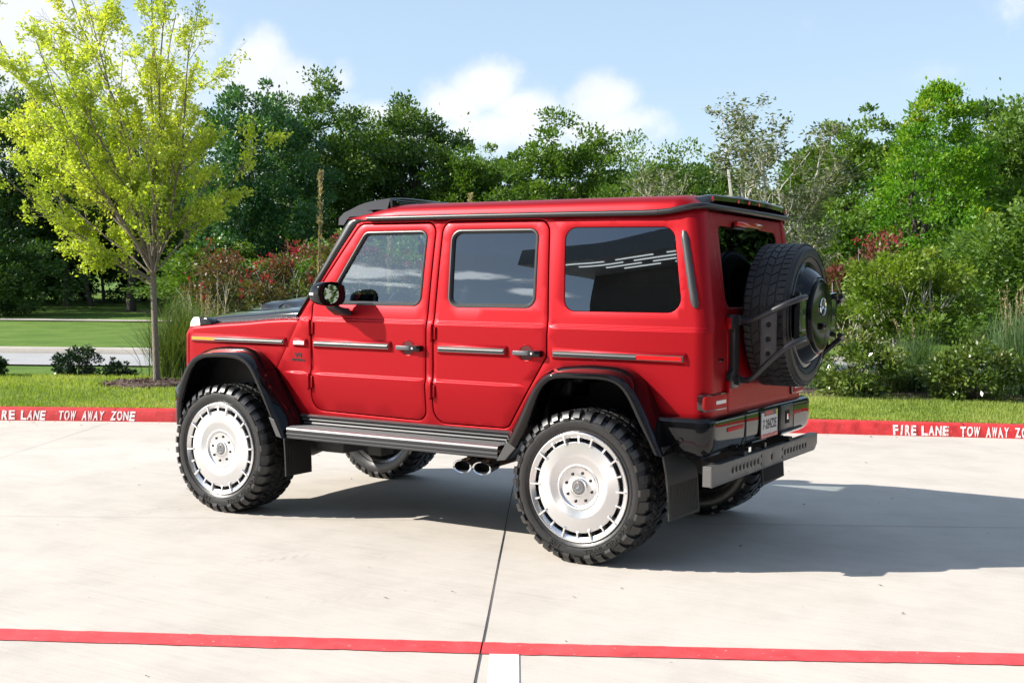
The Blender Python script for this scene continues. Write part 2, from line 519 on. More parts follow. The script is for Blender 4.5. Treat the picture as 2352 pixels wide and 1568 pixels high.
def sm(a, b, x):
    t = min(1, max(0, (x-a)/(b-a))); return t*t*(3-2*t)
def Ys(x, z):
    """half width of the body side"""
    cr = sm(-1.0, -.80, x)*(1-sm(.90, .99, x))
    y = .897
    y += .013*cr*(1-sm(1.010, 1.026, z))
    y -= .030*max(0, min(1, (.99-z)/.27))**1.35
    if x < -1.45: y -= .016*((-1.45-x)/.6)**2
    y -= .0075*sm(1.380, 1.389, z)+.0075*sm(1.396, 1.405, z)
    if z > 1.401: y -= (z-1.401)*.118+.055*max(0, z-1.55)**2
    return y
ROWS = [1.006, 1.010, 1.014, 1.018, 1.022, 1.026, 1.030, 1.377, 1.380, 1.383, 1.386, 1.389, 1.3925, 1.396, 1.399, 1.402, 1.405, 1.409]
def Xr(z): return -2.165+.105*max(0, z-1.42)/.65
RC = .085
def Pside(x, z, dx=0.):
    y = Ys(x, z); s = .118 if z > 1.40 else 0
    xc = Xr(z)+RC
    if x >= xc: n = Vector((0, 1, s)).normalized(); return Vector((x, y, z)), n
    t = (xc-x)/RC
    if t < PI/2:
        return Vector((xc-RC*math.sin(t), y-RC+RC*math.cos(t), z)), Vector((-math.sin(t), math.cos(t), s*.7)).normalized()
    e = (t-PI/2)*RC
    return Vector((Xr(z), y-RC-e, z)), Vector((-1, 0, .0))
def Prear(y, z): return Vector((Xr(z)-.003, y, z)), Vector((-1, 0, .0))
def door_y(z): return .645-.045*sm(2.07, 1.45, z)-.035*sm(1.45, .87, z)
def xend(z): return Xr(z)+RC-RC*PI/2-(Ys(-2, z)-RC-(door_y(z)+.006))
# door openings on the body side
FD = rpoly([(.412, 2.047, .09), (-.222, 2.048, .075), (-.211, 1.39), (-.214, .746, .075), (.752, .762, .10), (.770, 1.486), (.689, 1.656)])
RD = rpoly([(-.276, 2.053, .075), (-1.072, 2.047, .085), (-1.117, 1.39), (-1.117, 1.205, .03), (-.838, .742, .055), (-.272, .740, .10), (-.266, 1.386)])
FW = rpoly([(.365, 1.994, .06), (-.158, 1.996, .055), (-.150, 1.497, .065), (.607, 1.498, .065), (.603, 1.60)])
RW = rpoly([(-.345, 1.996, .07), (-1.000, 1.994, .06), (-1.018, 1.500, .07), (-.366, 1.496, .07)])
QW = rpoly([(-1.188, 1.998, .07), (-1.905, 1.990, .085), (-1.992, 1.490, .075), (-1.224, 1.486, .075)])
ARCH_R = [(-.85, .70), (-1.065, 1.0), (-1.16, 1.10), (-1.25, 1.135), (-1.63, 1.14), (-1.71, 1.11), (-1.785, 1.03), (-1.88, .86), (-1.905, .79)]
side_out = [(.845, 1.486), (.903, 1.404), (.874, 1.388), (1.077, 1.038), (.862, .722)]
side_out += ARCH_R
zz = [.79, .84, .95, 1.1, 1.3, 1.38, 1.39, 1.40, 1.5, 1.65, 1.8, 1.95, 2.05, 2.10]
side_out += [(xend(z), z) for z in zz]
side_out += [(-2.05, 2.098), (-1.98, 2.088), (-1.9, 2.074), (-1.80, 2.066), (.43, 2.066), (.72, 1.660)]
side_out = [Vector(p) for p in side_out]
for sgn, mir in ((1, False), (-1, True)):
    grow = lambda lp, e: offset(lp if area2(lp) > 0 else lp[::-1], -e)
    body = panel('body_side', side_out, [grow(dense(FD), .0035), grow(dense(RD), .0035), QW], RED, car, Pside, rows=ROWS, mirror=mir, grid=.06, depth=.03, fine=(-1.96, .016))
    fdoor = panel('door', offset(dense(FD if area2(FD) > 0 else FD[::-1]), .0035), [FW], RED, car, Pside, rows=ROWS, mirror=mir)
    rdoor = panel('door', offset(dense(RD if area2(RD) > 0 else RD[::-1]), .0035), [RW], RED, car, Pside, rows=ROWS, mirror=mir)
    # dark lining behind the gaps
    lin = panel('inner_trim', [p for p in side_out if p.x > -1.99] + [Vector((-1.98, .9)), Vector((-1.98, 2.0))] if False else [Vector(p) for p in [(.84, 1.45), (.87, 1.37), (1.05, 1.03), (.84, .735)]+ARCH_R[:-1]+[(-1.95, .86), (-1.98, 1.4), (-1.93, 2.05), (.42, 2.055), (.70, 1.655)]],
                [offset(dense(lp if area2(lp) > 0 else lp[::-1]), -.004) for lp in (FW, RW, QW)], MBLK, car,
                lambda x, z: (Pside(x, z)[0]-Vector((0, .045, 0)), Vector((0, 1, 0))), grid=.15, depth=.012, mirror=mir, smooth=None)
    # glazing
    def gl(name, loop, m, par, sink, shrink=-.008):
        lp = dense(loop if area2(loop) > 0 else loop[::-1], .03)
        lp = offset(lp, shrink)
        mb = MB(); V, T = fill2d([lp], .08)
        mb.add([Pside(p.x, p.y)[0]-Pside(p.x, p.y)[1]*sink for p in V], T)
        return mb.build(name, m, par, smooth=60, mirror=mir)
    gl('window_glass', FW, GLC, fdoor, .016)
    gl('window_glass', RW, GLD, rdoor, .016)
    gl('window_glass', QW, GLD, body, .003, .003)
    def seal(loop, par, wd=.024):
        lp = dense(loop if area2(loop) > 0 else loop[::-1], .02)
        prof = [(-.002, .012), (-.001, -.003), (.004, -.0065), (.010, -.0065), (.013, -.002), (.016, .004), (wd, .008), (wd+.002, .018)]
        rows = []
        for o_, dd in prof:
            rows.append([Pside(p.x, p.y)[0]-Pside(p.x, p.y)[1]*dd for p in offset(lp, o_)])
        rows = [list(r)+[r[0]] for r in rows]
        mb = MB(); mb.loft(rows[:6]); mb.cur = 1; mb.loft(rows[5:])
        return mb.build('window_frame', [SEAL, MBLK], par, smooth=50, mirror=mir)
    seal(FW, fdoor); seal(RW, rdoor)
    # quarter window black border band (ceramic print) is part of the glass: thin rim
    # side mouldings: raised painted pad, ribbed dark strip, bright edge
    def mould(x0, x1, par, z0=1.208, z1=1.244, lens=None, name='side_moulding', base=.018):
        mb = MB()
        def pt(x, z, h): p, n = Pside(x, z); return p+n*h
        def bar(xa, xb, za, zb, h, e, lo=-.002):
            prof = [(za-e, lo), (za-e*.3, h*.75), (za, h), (zb, h), (zb+e*.3, h*.75), (zb+e, lo)]
            ex = .5*e
            rows = []
            for (x, k) in ((xa-e, 0), (xa-e*.3, .75), (xa, 1), (xb, 1), (xb+e*.3, .75), (xb+e, 0)):
                rows.append([pt(x, z, lo+(h_-lo)*k) for z, h_ in prof])
            mb.loft(rows)
        bar(min(x0, x1)-.004, max(x0, x1)+.004, z0-.004, z1+.004, base, .016)
        o = mb.build(name, RED, par, smooth=50, mirror=mir)
        mb = MB(); a, b = min(x0, x1), max(x0, x1)
        bar(a, b, z0+.001, z1-.001, base+.006, .003, base-.002)
        mb.build('trim_strip', CHR if name == 'badge_pod' else STRIPM, o, smooth=50, mirror=mir)
        mb = MB()
        la, lb = (lens[0], lens[1]) if lens else (None, None)
        def ribs(xa, xb):
            za, zb = z0+.005, z1-.010
            prof = [(za+(zb-za)*t, base+.0085+.0035*math.sin(PI*t)) for t in np.linspace(0, 1, 9)]
            mb.loft([[pt(x, z, h) for z, h in [(za, base+.004)]+prof+[(zb, base+.004)]] for x in (xa, xb)])
            for x in (xa, xb):
                mb.add([pt(x, z0+.005, base+.004), pt(x, z0+.005, base+.009), pt(x, z1-.010, base+.009), pt(x, z1-.010, base+.004)], [(0, 1, 2, 3)])
        if name == 'badge_pod':
            return o
        segs = [(a+.005, b-.005)]
        if lens:
            la, lb = min(lens[:2]), max(lens[:2])
            segs = [s for s in ((a+.005, la-.002), (lb+.002, b-.005)) if s[1]-s[0] > .01]
        for s in segs: ribs(*s)
        mb.build('trim_insert', INSM, o, smooth=50, mirror=mir)
        if lens:
            mb = MB(); bar(la, lb, z0+.006, z1-.006, base+.010, .002, base)
            mb.build('marker_lens', lens[2], o, smooth=50, mirror=mir)
        return o
    mould(.721, .080, fdoor); mould(-.321, -.823, rdoor)
    mould(-1.172, -2.02, body, lens=(-1.733, -2.012, REDL))
    # door handles: bowl, bar, button, lock
    def handle(x, par):
        mb = MB()
        rows = []
        cx, cz = x, 1.221
        for k in range(9):
            rr = .047*(1-k/8); dp = .020*(1-(rr/.047)**2)
            rows.append([Pside(cx+rr*math.cos(t)*1.0, cz+rr*math.sin(t))[0]+Vector((0, .0015-dp*0.0, 0)) for t in np.linspace(0, 2*PI, 33)])
        # ring round the bowl plus a near-flat disc, recess shade in its dark red
        ring = [[Pside(cx+r_*math.cos(t), cz+r_*math.sin(t))[0]+Vector((0, h, 0)) for t in np.linspace(0, 2*PI, 41)] for r_, h in ((.054, -.001), (.051, .003), (.047, .002), (.044, -.0)) ]
        mb.loft(ring)
        h = mb.build('handle_recess', RED, par, smooth=50, mirror=mir)
        mb = MB(); mb.loft([[Pside(cx+r_*math.cos(t), cz+r_*math.sin(t))[0]+Vector((0, h_, 0)) for t in np.linspace(0, 2*PI, 33)] for r_, h_ in ((.0455, .0012), (.02, .0010), (.001, .0009))])
        mb.build('handle_bowl', BOWL, h, smooth=60, mirror=mir)
        mb = MB(); y0 = Ys(x, 1.22)
        rows = []
        for xx, z0, z1, ya, yb in ((x+.088, 1.207, 1.236, .004, .024), (x+.078, 1.205, 1.238, .012, .034), (x+.0, 1.205, 1.238, .014, .038), (x-.033, 1.205, 1.238, .014, .038)):
            rows.append([(xx, y0+ya, z0), (xx, y0+yb, z0+.004), (xx, y0+yb, z1-.004), (xx, y0+ya, z1)])
        mb.loft(rows, closed=True, capends=True)
        hb = mb.build('door_handle', HGREY, par, smooth=40, bevel=.002, mirror=mir)
        mb = MB(); mb.box(x-.118, x-.034, y0+.0, y0+.041, 1.202, 1.242)
        mb.build('handle_button', BLK, hb, bevel=.006, smooth=40, mirror=mir)
        mb = MB(); mb.lathe([(.0001, .047), (.007, .047), (.0095, .044), (.0098, .038)], 20, 'y', (x-.062, y0, 1.222))
        mb.build('lock_cylinder', CHR, hb, smooth=40, mirror=mir)
    handle(-.070, fdoor); handle(-.972, rdoor)
    # hinges
    for hx, hz, par in ((.770, 1.332, fdoor), (.765, .960, fdoor), (-.262, 1.325, rdoor), (-.266, .950, rdoor)):
        mb = MB(); y0 = Ys(hx, hz)
        mb.tube([(hx, y0+.008, hz-.056), (hx, y0+.012, hz-.046), (hx, y0+.012, hz+.046), (hx, y0+.008, hz+.056)], [.006, .011, .011, .006], 12)
        mb.box(hx-.03, hx-.004, y0-.002, y0+.010, hz-.042, hz+.040)
        mb.build('hinge', RED, par, smooth=40, bevel=.002, mirror=mir)
    # vent bar behind the quarter window
    mb = MB(); rows = []
    for t in np.linspace(0, 1, 16):
        z = 1.966-.446*t; x = -1.968-.100*t
        k = min(1, 13*min(t, 1-t)+.35)**.5
        p, n = Pside(x, z); side = Vector((1, 0, .22)).normalized()
        rows.append([p+side*(.026*k*math.cos(a))+n*(-.004+.022*k*max(0, math.sin(a))) for a in np.linspace(0, PI, 9)])
    mb.loft(rows); mb.add([p for p in rows[0]], [tuple(range(9))]); mb.add(rows[-1], [tuple(range(9))])
    mb.build('pillar_vent', VENTM, body, smooth=60, mirror=mir)
    # front fender with rolled top
    def zt(x): return 1.389-.026*sm(.9, 1.45, x)-.055*max(0, (x-1.15)/.80)**1.5
    def Pf(x, wv):
        z1 = zt(x); Rr = .024; v = wv+z1
        y = Ys(x, min(v, 1.37))
        if wv <= -Rr: return Vector((x, y, v)), Vector((0, 1, 0))
        t = (wv+Rr)/Rr
        if t < PI/2: return Vector((x, y-Rr+Rr*math.cos(t), z1-Rr+Rr*math.sin(t))), Vector((0, math.cos(t), math.sin(t)))
        e = (t-PI/2)*Rr
        return Vector((x, y-Rr-e, z1+e*.16)), Vector((0, .1, .99))
    wt = -.024+.024*PI/2+.075
    fo = [(1.945, 1.0-zt(1.945)), (1.945, wt)]+[(x, wt) for x in np.linspace(1.9, .874, 14)]+[(x, z-zt(x)) for x, z in ((.877, 1.375), (1.0805, 1.04), (1.105, 1.0))]
    fo += [(x, z-zt(x)) for x, z in ((1.17, 1.09), (1.24, 1.13), (1.36, 1.15), (1.54, 1.148), (1.66, 1.13), (1.76, 1.07), (1.84, .95), (1.87, .80), (1.945, .80))]
    fen = panel('front_fender', [Vector(p) for p in fo], [], RED, car, Pf, grid=.045, mirror=mir, depth=.02, rows=[-.024+.024*k*PI/16 for k in range(0, 9)])
    _old = Pside
    mould(1.894, 1.000, fen, lens=(1.890, 1.659, ORANGE), z0=1.212, z1=1.243)
    pod = mould(.905, .808, body, z0=1.212, z1=1.240, name='badge_pod')
    # nose corner: headlamp shoulder beyond the gap line
    mb = MB(); rows = []
    for z in np.linspace(.78, zt(1.97)-.0, 12):
        e = max(0, (z-(zt(1.97)-.03))/.03); ins = .018*(1-math.sqrt(max(0, 1-e*e)))
        row = []
        for t in np.linspace(0, 1, 12):
            a = t*PI/2
            row.append((1.951+.052*math.sin(a)-ins, .897-.052*(1-math.cos(a))-ins, z))
        row = [(1.951, .86, z)]+row+[(2.003-ins, .60, z)]
        rows.append(row)
    rows.append([(p[0]*.0+min(p[0], 1.99)-.0, min(p[1], .86), zt(1.97)) for p in rows[-1]])
    mb.loft(rows)
    mb.build('nose_corner', RED, car, smooth=50, mirror=mir)
    # indicator lamp on the fender
    mb = MB()
    lo = [(1.950, .875), (1.735, .875), (1.735, .775), (1.950, .775)]
    hi = [(1.912, .862), (1.835, .862), (1.830, .795), (1.905, .795)]
    rws = []
    for t in np.linspace(0, 1, 7):
        s = t**.75; z0 = [zt(min(p[0], 1.94))+.002 for p in lo]
        ztop = 1.388-.01*(t > .9)
        rws.append([(a[0]+(b[0]-a[0])*(t**1.6), a[1]+(b[1]-a[1])*(t**2.), z+(ztop-z)*s) for a, b, z in zip(lo, hi, z0)])
    mb.loft(rws, closed=True, capends=True)
    ib = mb.build('indicator_lamp', BLK, fen, smooth=40, bevel=.006, mirror=mir)
    mb = MB()
    ctr = Vector((1.86, .826, 1.34))
    front = [[Vector(p)+(Vector(p)-ctr).normalized()*.005 for p in r] for r in rws]
    sel = [[r[0], Vector(r[0]).lerp(Vector(r[1]), .5), ] for r in front]
    mb.loft([[r[3], r[0], Vector(r[0]).lerp(Vector(r[1]), .46)] for r in front]); mb.add([front[-1][3], front[-1][0], Vector(front[-1][0]).lerp(Vector(front[-1][1]), .7), Vector(front[-1][3]).lerp(Vector(front[-1][2]), .7)], [(0, 1, 2, 3)])
    mb.build('indicator_lens', LENS, ib, smooth=50, mirror=mir)
    # windscreen pillar trim
    mb = MB(); rows = []
    oc = [(.905, 1.398), (.78, 1.640), (.65, 1.860), (.545, 2.040), (.522, 2.072), (.47, 2.092), (.40, 2.094), (.335, 2.094)]
    ic = [(.862, 1.462), (.722, 1.650), (.585, 1.850), (.470, 2.020), (.445, 2.050), (.41, 2.062), (.37, 2.064), (.335, 2.064)]
    for (a, b) in zip(oc, ic):
        pa = Pside(*a)[0]; pb = Pside(*b)[0]
        rows.append([pa+Vector((.012, -.075, 0)), pa+Vector((.006, -.018, .002)), pa+Vector((-.004, .004, 0)), pa.lerp(pb, .3)+Vector((0, .014, 0)), pa.lerp(pb, .75)+Vector((0, .014, 0)), pb+Vector((0, .004, 0)), pb+Vector((0, -.012, 0))])
    mb.loft(rows)
    mb.build('windscreen_pillar', SBLK, car, smooth=45, mirror=mir)
    # roof drip rail
    mb = MB()
    pts = [(.335, .812, 2.080), (-.4, .814, 2.080), (-1.2, .814, 2.077), (-1.70, .813, 2.074), (-1.80, .812, 2.075), (-1.88, .808, 2.081), (-1.96, .798, 2.096), (-2.02, .780, 2.108), (-2.06, .745, 2.112), (-2.077, .70, 2.113)]
    if not mir: pts += [(-2.079, .3, 2.114), (-2.079, 0, 2.114)]
    else: pts += [(-2.079, .3, 2.114), (-2.079, 0, 2.114)]
    mb.tube(pts, .0185, 12)
    mb.tube([(-1.805, .812, 2.0755), (-1.812, .812, 2.0755)], .0197, 12)
    mb.build('roof_rail', SBLK, car, smooth=50, mirror=mir)
    # mirror
    mb = MB(); rows = []
    def shell(t):
        x = .600-.165*t
        k = max(.22, math.sin(math.acos(max(0, 1-t*1.05)))**.60 if t > 0 else .22)
        return x, 1.058+.012*t, 1.570, .098*k, .082*k
    NA = 28
    for t in np.linspace(0, 1, 14):
        x, cy, cz, hw, hh = shell(t); row = []
        for a in np.linspace(0, 2*PI, NA+1)[:-1]:
            ca, sa = math.cos(a), math.sin(a); e = .66
            yy = hw*(abs(ca)**e)*(1 if ca > 0 else -1)
            row.append((x-.035*t*(-yy/.098), cy+yy, cz+hh*(abs(sa)**e)*(1 if sa > 0 else -1)))
        rows.append(row)
    c0 = Vector(rows[-1][0]).lerp(Vector(rows[-1][NA//2]), .5)
    def shr(row, k, dx): return [tuple(c0+(Vector(p)-c0)*k+Vector((dx, 0, 0))) for p in row]
    last = rows[-1]
    rows += [shr(last, .965, -.006), shr(last, .92, .006)]
    mb.loft(rows, closed=True); mb.add(rows[0], [tuple(range(NA))]); mb.add(rows[-1], [tuple(range(NA))])
    ms = mb.build('door_mirror', BLK, fdoor, smooth=45, mirror=mir)
    mb = MB()
    gc = c0+Vector((.0, .012, 0))
    mb.add([gc+Vector(((.050*math.cos(a))*.46-.006, .050*math.cos(a), .064*math.sin(a)-.0)) for a in np.linspace(0, 2*PI, 33)[:-1]], [tuple(range(32))])
    mb.build('mirror_glass', MIRR, fdoor, mirror=mir)
    mb = MB(); pts = []
    for t in np.linspace(.10, .62, 8):
        x, cy, cz, hw, hh = shell(t); pts.append((x+.035*t*(hw/.098), cy+hw+.0018))
    mb.loft([[(x, y-.0015*(k != 1), z) for x, y in pts] for k, z in enumerate((1.560, 1.568, 1.576))])
    mb.build('mirror_indicator', WHT, fdoor, smooth=50, mirror=mir)
    mb = MB()
    mb.loft([[(.565, .885, 1.474), (.430, .885, 1.474), (.400, .885, 1.425), (.520, .885, 1.418)],
             [(.558, .95, 1.480), (.432, .95, 1.480), (.405, .95, 1.430), (.515, .95, 1.424)],
             [(.545, 1.03, 1.510), (.45, 1.03, 1.510), (.44, 1.03, 1.475), (.515, 1.03, 1.470)]], closed=True, capends=True)
    mb.build('mirror_arm', ARMM, fdoor, smooth=40, bevel=.010, mirror=mir)
    # wheel-arch flares
    def resamp(pts, n):
        pts = [Vector(p) for p in pts]; d = [0]
        for a, b in zip(pts[:-1], pts[1:]): d.append(d[-1]+(b-a).length)
        o = []
        for k in range(n):
            s = d[-1]*k/(n-1); i = max(0, min(len(pts)-2, int(np.searchsorted(d, s))-1))
            t = (s-d[i])/max(1e-9, d[i+1]-d[i]); o.append(pts[i].lerp(pts[i+1], min(1, max(0, t))))
        for _ in range(2):
            o = [o[0]]+[(o[i-1]+o[i]*2+o[i+1])/4 for i in range(1, n-1)]+[o[-1]]
        return o
    def flare(seam, outer, inner, boty, tip):
        n = 46
        S, O, I = resamp(seam, n), resamp(outer, n), resamp(inner, n)
        rows = []
        for k in range(n):
            s, o, i = S[k], O[k], I[k]; f = k/(n-1)
            ys = Ys(s.x, s.y)
            yo = 1.088
            m = o.lerp(i, .5)
            up = (o-i); up = up.normalized() if up.length > 1e-6 else Vector((0, 1))
            row = [(s.x, ys-.02, s.y), (s.x, ys+.010, s.y)]
            for t in (.2, .45, .7, .88):
                q = s.lerp(o, t)+up*.010*math.sin(PI*t)
                row.append((q.x, ys+(yo-.012-ys)*t**.92, q.y))
            q = o; row.append((q.x, yo-.006, q.y))
            q = o.lerp(i, .12); row.append((q.x, yo, q.y))
            q = o.lerp(i, .5); row.append((q.x, yo+.003, q.y))
            q = o.lerp(i, .88); row.append((q.x, yo-.001, q.y))
            q = i; row.append((q.x, yo-.008, q.y))
            q = i-up*.004; row.append((q.x, yo-.022, q.y)); 
            q = i+up*.012; row.append((q.x, yo-.05, q.y))
            q = i+up*.02; row.append((q.x, .88, q.y))
            rows.append(row)
        mb = MB(); mb.loft(rows)
        nn = len(rows[0])
        mb.add(rows[0], [tuple(range(nn))]); mb.add(rows[-1], [tuple(range(nn))])
        return mb.build('wheel_arch_flare', BLK, car, smooth=42, mirror=mir)
    flare([(1.95, .62), (1.945, .80), (1.90, .96), (1.83, 1.08), (1.745, 1.150), (1.66, 1.172), (1.542, 1.181), (1.322, 1.180), (1.214, 1.152), (1.128, 1.078), (1.075, 1.030), (.965, .87), (.856, .731), (.80, .60)],
          [(1.880, .60), (1.887, .721), (1.846, .913), (1.765, 1.052), (1.70, 1.106), (1.60, 1.130), (1.45, 1.140), (1.33, 1.140), (1.236, 1.129), (1.151, 1.085), (1.077, .983), (1.004, .854), (.931, .71), (.849, .572)],
          [(1.835, .60), (1.836, .774), (1.768, .95), (1.712, 1.048), (1.65, 1.085), (1.58, 1.100), (1.45, 1.108), (1.33, 1.106), (1.240, 1.094), (1.185, 1.060), (1.151, 1.015), (1.077, .895), (.983, .73), (.905, .59)], None, None)
    flare([(-.80, .60), (-.86, .725), (-.95, .87), (-1.040, 1.034), (-1.090, 1.085), (-1.15, 1.132), (-1.228, 1.160), (-1.441, 1.176), (-1.648, 1.170), (-1.73, 1.140), (-1.80, 1.078), (-1.87, .93), (-1.935, .80), (-1.98, .70)],
          [(-.883, .566), (-.967, .702), (-1.045, .852), (-1.121, 1.008), (-1.181, 1.084), (-1.232, 1.116), (-1.317, 1.128), (-1.598, 1.131), (-1.70, 1.116), (-1.766, 1.069), (-1.823, .974), (-1.887, .85), (-1.943, .74), (-1.975, .68)],
          [(-.945, .575), (-1.02, .655), (-1.098, .818), (-1.165, .995), (-1.210, 1.062), (-1.26, 1.086), (-1.33, 1.094), (-1.598, 1.097), (-1.68, 1.083), (-1.735, 1.036), (-1.775, .970), (-1.83, .862), (-1.90, .745), (-1.93, .69)], None, None)
    # textured tips at the flare ends
    mb = MB()
    for (a, b, c, d) in (((-.883, .566), (-.945, .575), (-1.02, .655), (-.957, .69)), ((.853, .575), (.905, .585), (.975, .715), (.925, .700))):
        mb.hexa([(p[0], 1.055, p[1]) for p in (a, b, c, d)], [(p[0], 1.0945, p[1]) for p in (a, b, c, d)])
    mb.build_each('flare_tip', TIPM, car, bevel=.004, mirror=mir)
    # sill and running board
    mb = MB()
    prof = [(.86, .735), (.892, .724), (.900, .716), (.897, .706), (.888, .702), (.893, .696), (.897, .690), (.893, .682), (.884, .678), (.890, .672), (.892, .664), (.886, .656), (.878, .652), (.878, .60)]
    mb.loft([[(x, y, z) for y, z in prof] for x in (.86, -.86)])
    mb.build('sill', SILLM, car, smooth=40, mirror=mir)
    mb = MB()
    prof = [(.87, .60), (.87, .6515)]
    yy = .875
    while yy < 1.035:
        prof += [(yy, .6515), (yy+.003, .655), (yy+.009, .655), (yy+.012, .6515)]; yy += .016
    mb.loft([[(x, y, z) for y, z in prof] for x in (.84, -.87)])
    step = mb.build('running_board', TREADM, car, smooth=30, mirror=mir)
    mb = MB()
    prof = [(1.033, .6515), (1.045, .654), (1.058, .648), (1.064, .636), (1.062, .624), (1.055, .618), (1.064, .612), (1.066, .604), (1.063, .596), (1.055, .592), (1.061, .586), (1.060, .577), (1.048, .571), (.95, .575)]
    mb.loft([[(x, y, z) for y, z in prof] for x in (.84, -.872)])
    mb.build('step_rail', STEPM, step, smooth=35, mirror=mir)
    # mud flaps
    mb = MB(); rows = []
    for z, bx in ((.56, .912), (.50, .905), (.40, .898), (.33, .895), (.298, .894)):
        rows.append([(bx, 1.015, z), (bx, .745, z), (bx-.012, .745, z), (bx-.012, 1.015, z)])
    mb.loft(rows, closed=True, capends=True)
    for k in range(16):
        y = .76+k*.0158
        mb.box(.880, .8815, y, y+.006, .31, .53)
    mb.build('mud_flap', MBLK, car, bevel=.003, mirror=mir)
    mb = MB(); rows = []
    for t in np.linspace(0, 1, 9):
        z = .73-.44*t; x = -1.958-.028*t
        yo = 1.058-.05*sm(0, .5, t); yi = .88-.32*sm(0, .42, t)
        rows.append([(x, yo, z+.012*t), (x, yi, z-.0*t), (x-.014, yi, z), (x-.014, yo, z+.012*t)])
    mb.loft(rows, closed=True, capends=True)
    for k in range(20):
        y = .585+k*.0205
        mb.box(-2.0025, -1.992, y, y+.008, .31, .50, fn=lambda x, y, z: (x+.026*(z-.31)/.42, y, z))
    mb.build('mud_flap', FLAPM, car, bevel=.003, mirror=mir)
    # wheel-house liners
    for wx in (WB, -WB):
        mb = MB()
        if wx > 0: arc = [(1.93, .50), (1.90, .80), (1.80, 1.02), (1.66, 1.135), (1.45, 1.165), (1.22, 1.14), (1.10, 1.00), (.98, .80), (.90, .62)]
        else: arc = [(-.88, .60), (-1.0, .80), (-1.10, 1.0), (-1.20, 1.12), (-1.45, 1.155), (-1.66, 1.14), (-1.80, 1.0), (-1.92, .78), (-1.98, .60)]
        mb.loft([[(x, y, z) for x, z in arc] for y in (.90, .42)])
        mb.add([(x, .42, z) for x, z in arc], [tuple(range(len(arc)))])
        mb.build('wheel_arch_liner', UNDER, car, smooth=40, mirror=mir)

# roof
mb = MB(); rows = []
xs = list(np.linspace(-2.045, -1.9, 5))+list(np.linspace(-1.7, .1, 14))+[.2, .3, .38, .44, .49, .52]
for x in xs:
    fr = sm(.52, .05, x); re_ = sm(-2.06, -1.92, x)
    h = .105*fr**.6*(.45+.55*re_)+.012
    row = []
    for y, k in ((.806, -.10), (.800, .10), (.795, .28), (.786, .45), (.770, .58), (.742, .70), (.70, .79), (.62, .87), (.48, .93), (.30, .975), (0, 1.0)):
        row.append((x, y-(.03+.05*max(0, y-.6))*sm(-1.90, -2.03, x)*sm(.5, .8, y), 2.083+h*k))
    rows.append(row+[(p[0], -p[1], p[2]) for p in reversed(row[:-1])])
mb.loft(rows)
roof = mb.build('roof', RED, car, smooth=60)
# bonnet
mb = MB(); rows = []
def zt(x): return 1.389-.026*sm(.9, 1.45, x)-.055*max(0, (x-1.15)/.80)**1.5
for x in list(np.linspace(.88, 1.93, 36)):
    z0 = zt(x)+.012; fe = 1-sm(1.80, 1.935, x)*.75
    bl = sm(1.80, 1.30, x)*.6+.4*sm(1.86, 1.60, x)
    row = []
    for y, k in ((.800, -.02), (.797, .018), (.790, .034), (.775, .046), (.73, .060), (.66, .072), (.58, .083), (.525, .088)):
        row.append((x, y, z0+k*fe))
    b0 = z0+.088*fe
    for y, k in ((.510, .05), (.49, .25), (.46, .58), (.43, .86), (.40, .97), (.36, 1.), (.2, 1.04), (0, 1.06)):
        row.append((x, y, b0+.070*bl*k))
    rows.append(row+[(p[0], -p[1], p[2]) for p in reversed(row[:-1])])
mb.loft(rows)
hood = mb.build('bonnet', BLKC, car, smooth=50)
for sgn in (1, -1):
    for k, xv in enumerate((1.50, 1.27, 1.04)):
        mb = MB(); rows = []
        for t in np.linspace(0, 1, 8):
            x = xv+.06-.16*t; z0 = zt(x)+.100
            hgt = .022*(1-t)**.8
            rows.append([(x, sgn*(.535-.0*t), z0), (x+.006, sgn*(.500+.035*(1-t)), z0+.018+hgt*.35), (x-.01, sgn*(.470+.03*(1-t)), z0+.034+hgt*.45), (x-.02, sgn*.43, z0+.058)])
        mb.loft(rows); mb.add(rows[0], [(0, 1, 2, 3)])
        mb.build('bonnet_vent', BLKC, hood, smooth=60)
# windscreen
mb = MB(); rows = []
for t in np.linspace(0, 1, 8):
    x = .895-.385*t; z = 1.43+.635*t; hw = .76-.035*t
    rows.append([(x+.03*(1-(s/1.)**2), hw*s, z) for s in np.linspace(-1, 1, 13)])
mb.loft(rows)
mb.build('windscreen', GLC, car, smooth=60)
mb = MB()
mb.box(.80, .93, -.80, .80, 1.33, 1.428)
mb.build('cowl', MBLK, car, bevel=.01)
# roof spoiler with light bar
mb = MB()
prof = [(.622, 2.045), (.622, 2.092), (.590, 2.130), (.545, 2.165), (.49, 2.192), (.43, 2.210), (.36, 2.222), (.29, 2.230), (.226, 2.236), (.220, 2.232), (.220, 2.150), (.225, 2.142), (.31, 2.146), (.39, 2.142), (.345, 2.135), (.33, 2.118), (.335, 2.104), (.42, 2.104), (.53, 2.100), (.545, 2.085), (.575, 2.045)]
ys = list(np.linspace(-.775, .775, 21))
rows = []
for y in ys:
    e = abs(y)/.775
    drop = .028*max(0, e-.6)**2/.16
    rows.append([(x, y*(1-.075*sm(2.06, 2.24, z)), z-drop*.5*(1 if z > 2.15 else 0)) for x, z in prof])
mb.loft(rows, closed=True)
mb.add(rows[0], [tuple(range(len(prof)))]); mb.add(rows[-1], [tuple(range(len(prof)))])
rs = mb.build('roof_fairing', BLKC, car, smooth=35)
mb = MB(); mb.box(.19, .219, -.725, .725, 2.135, 2.212)
lb = mb.build('light_bar', BLK, rs, bevel=.006)
mb = MB()
for k in range(6):
    y0 = -.66+k*.225; mb.box(.1865, .190, y0, y0+.19, 2.15, 2.198)
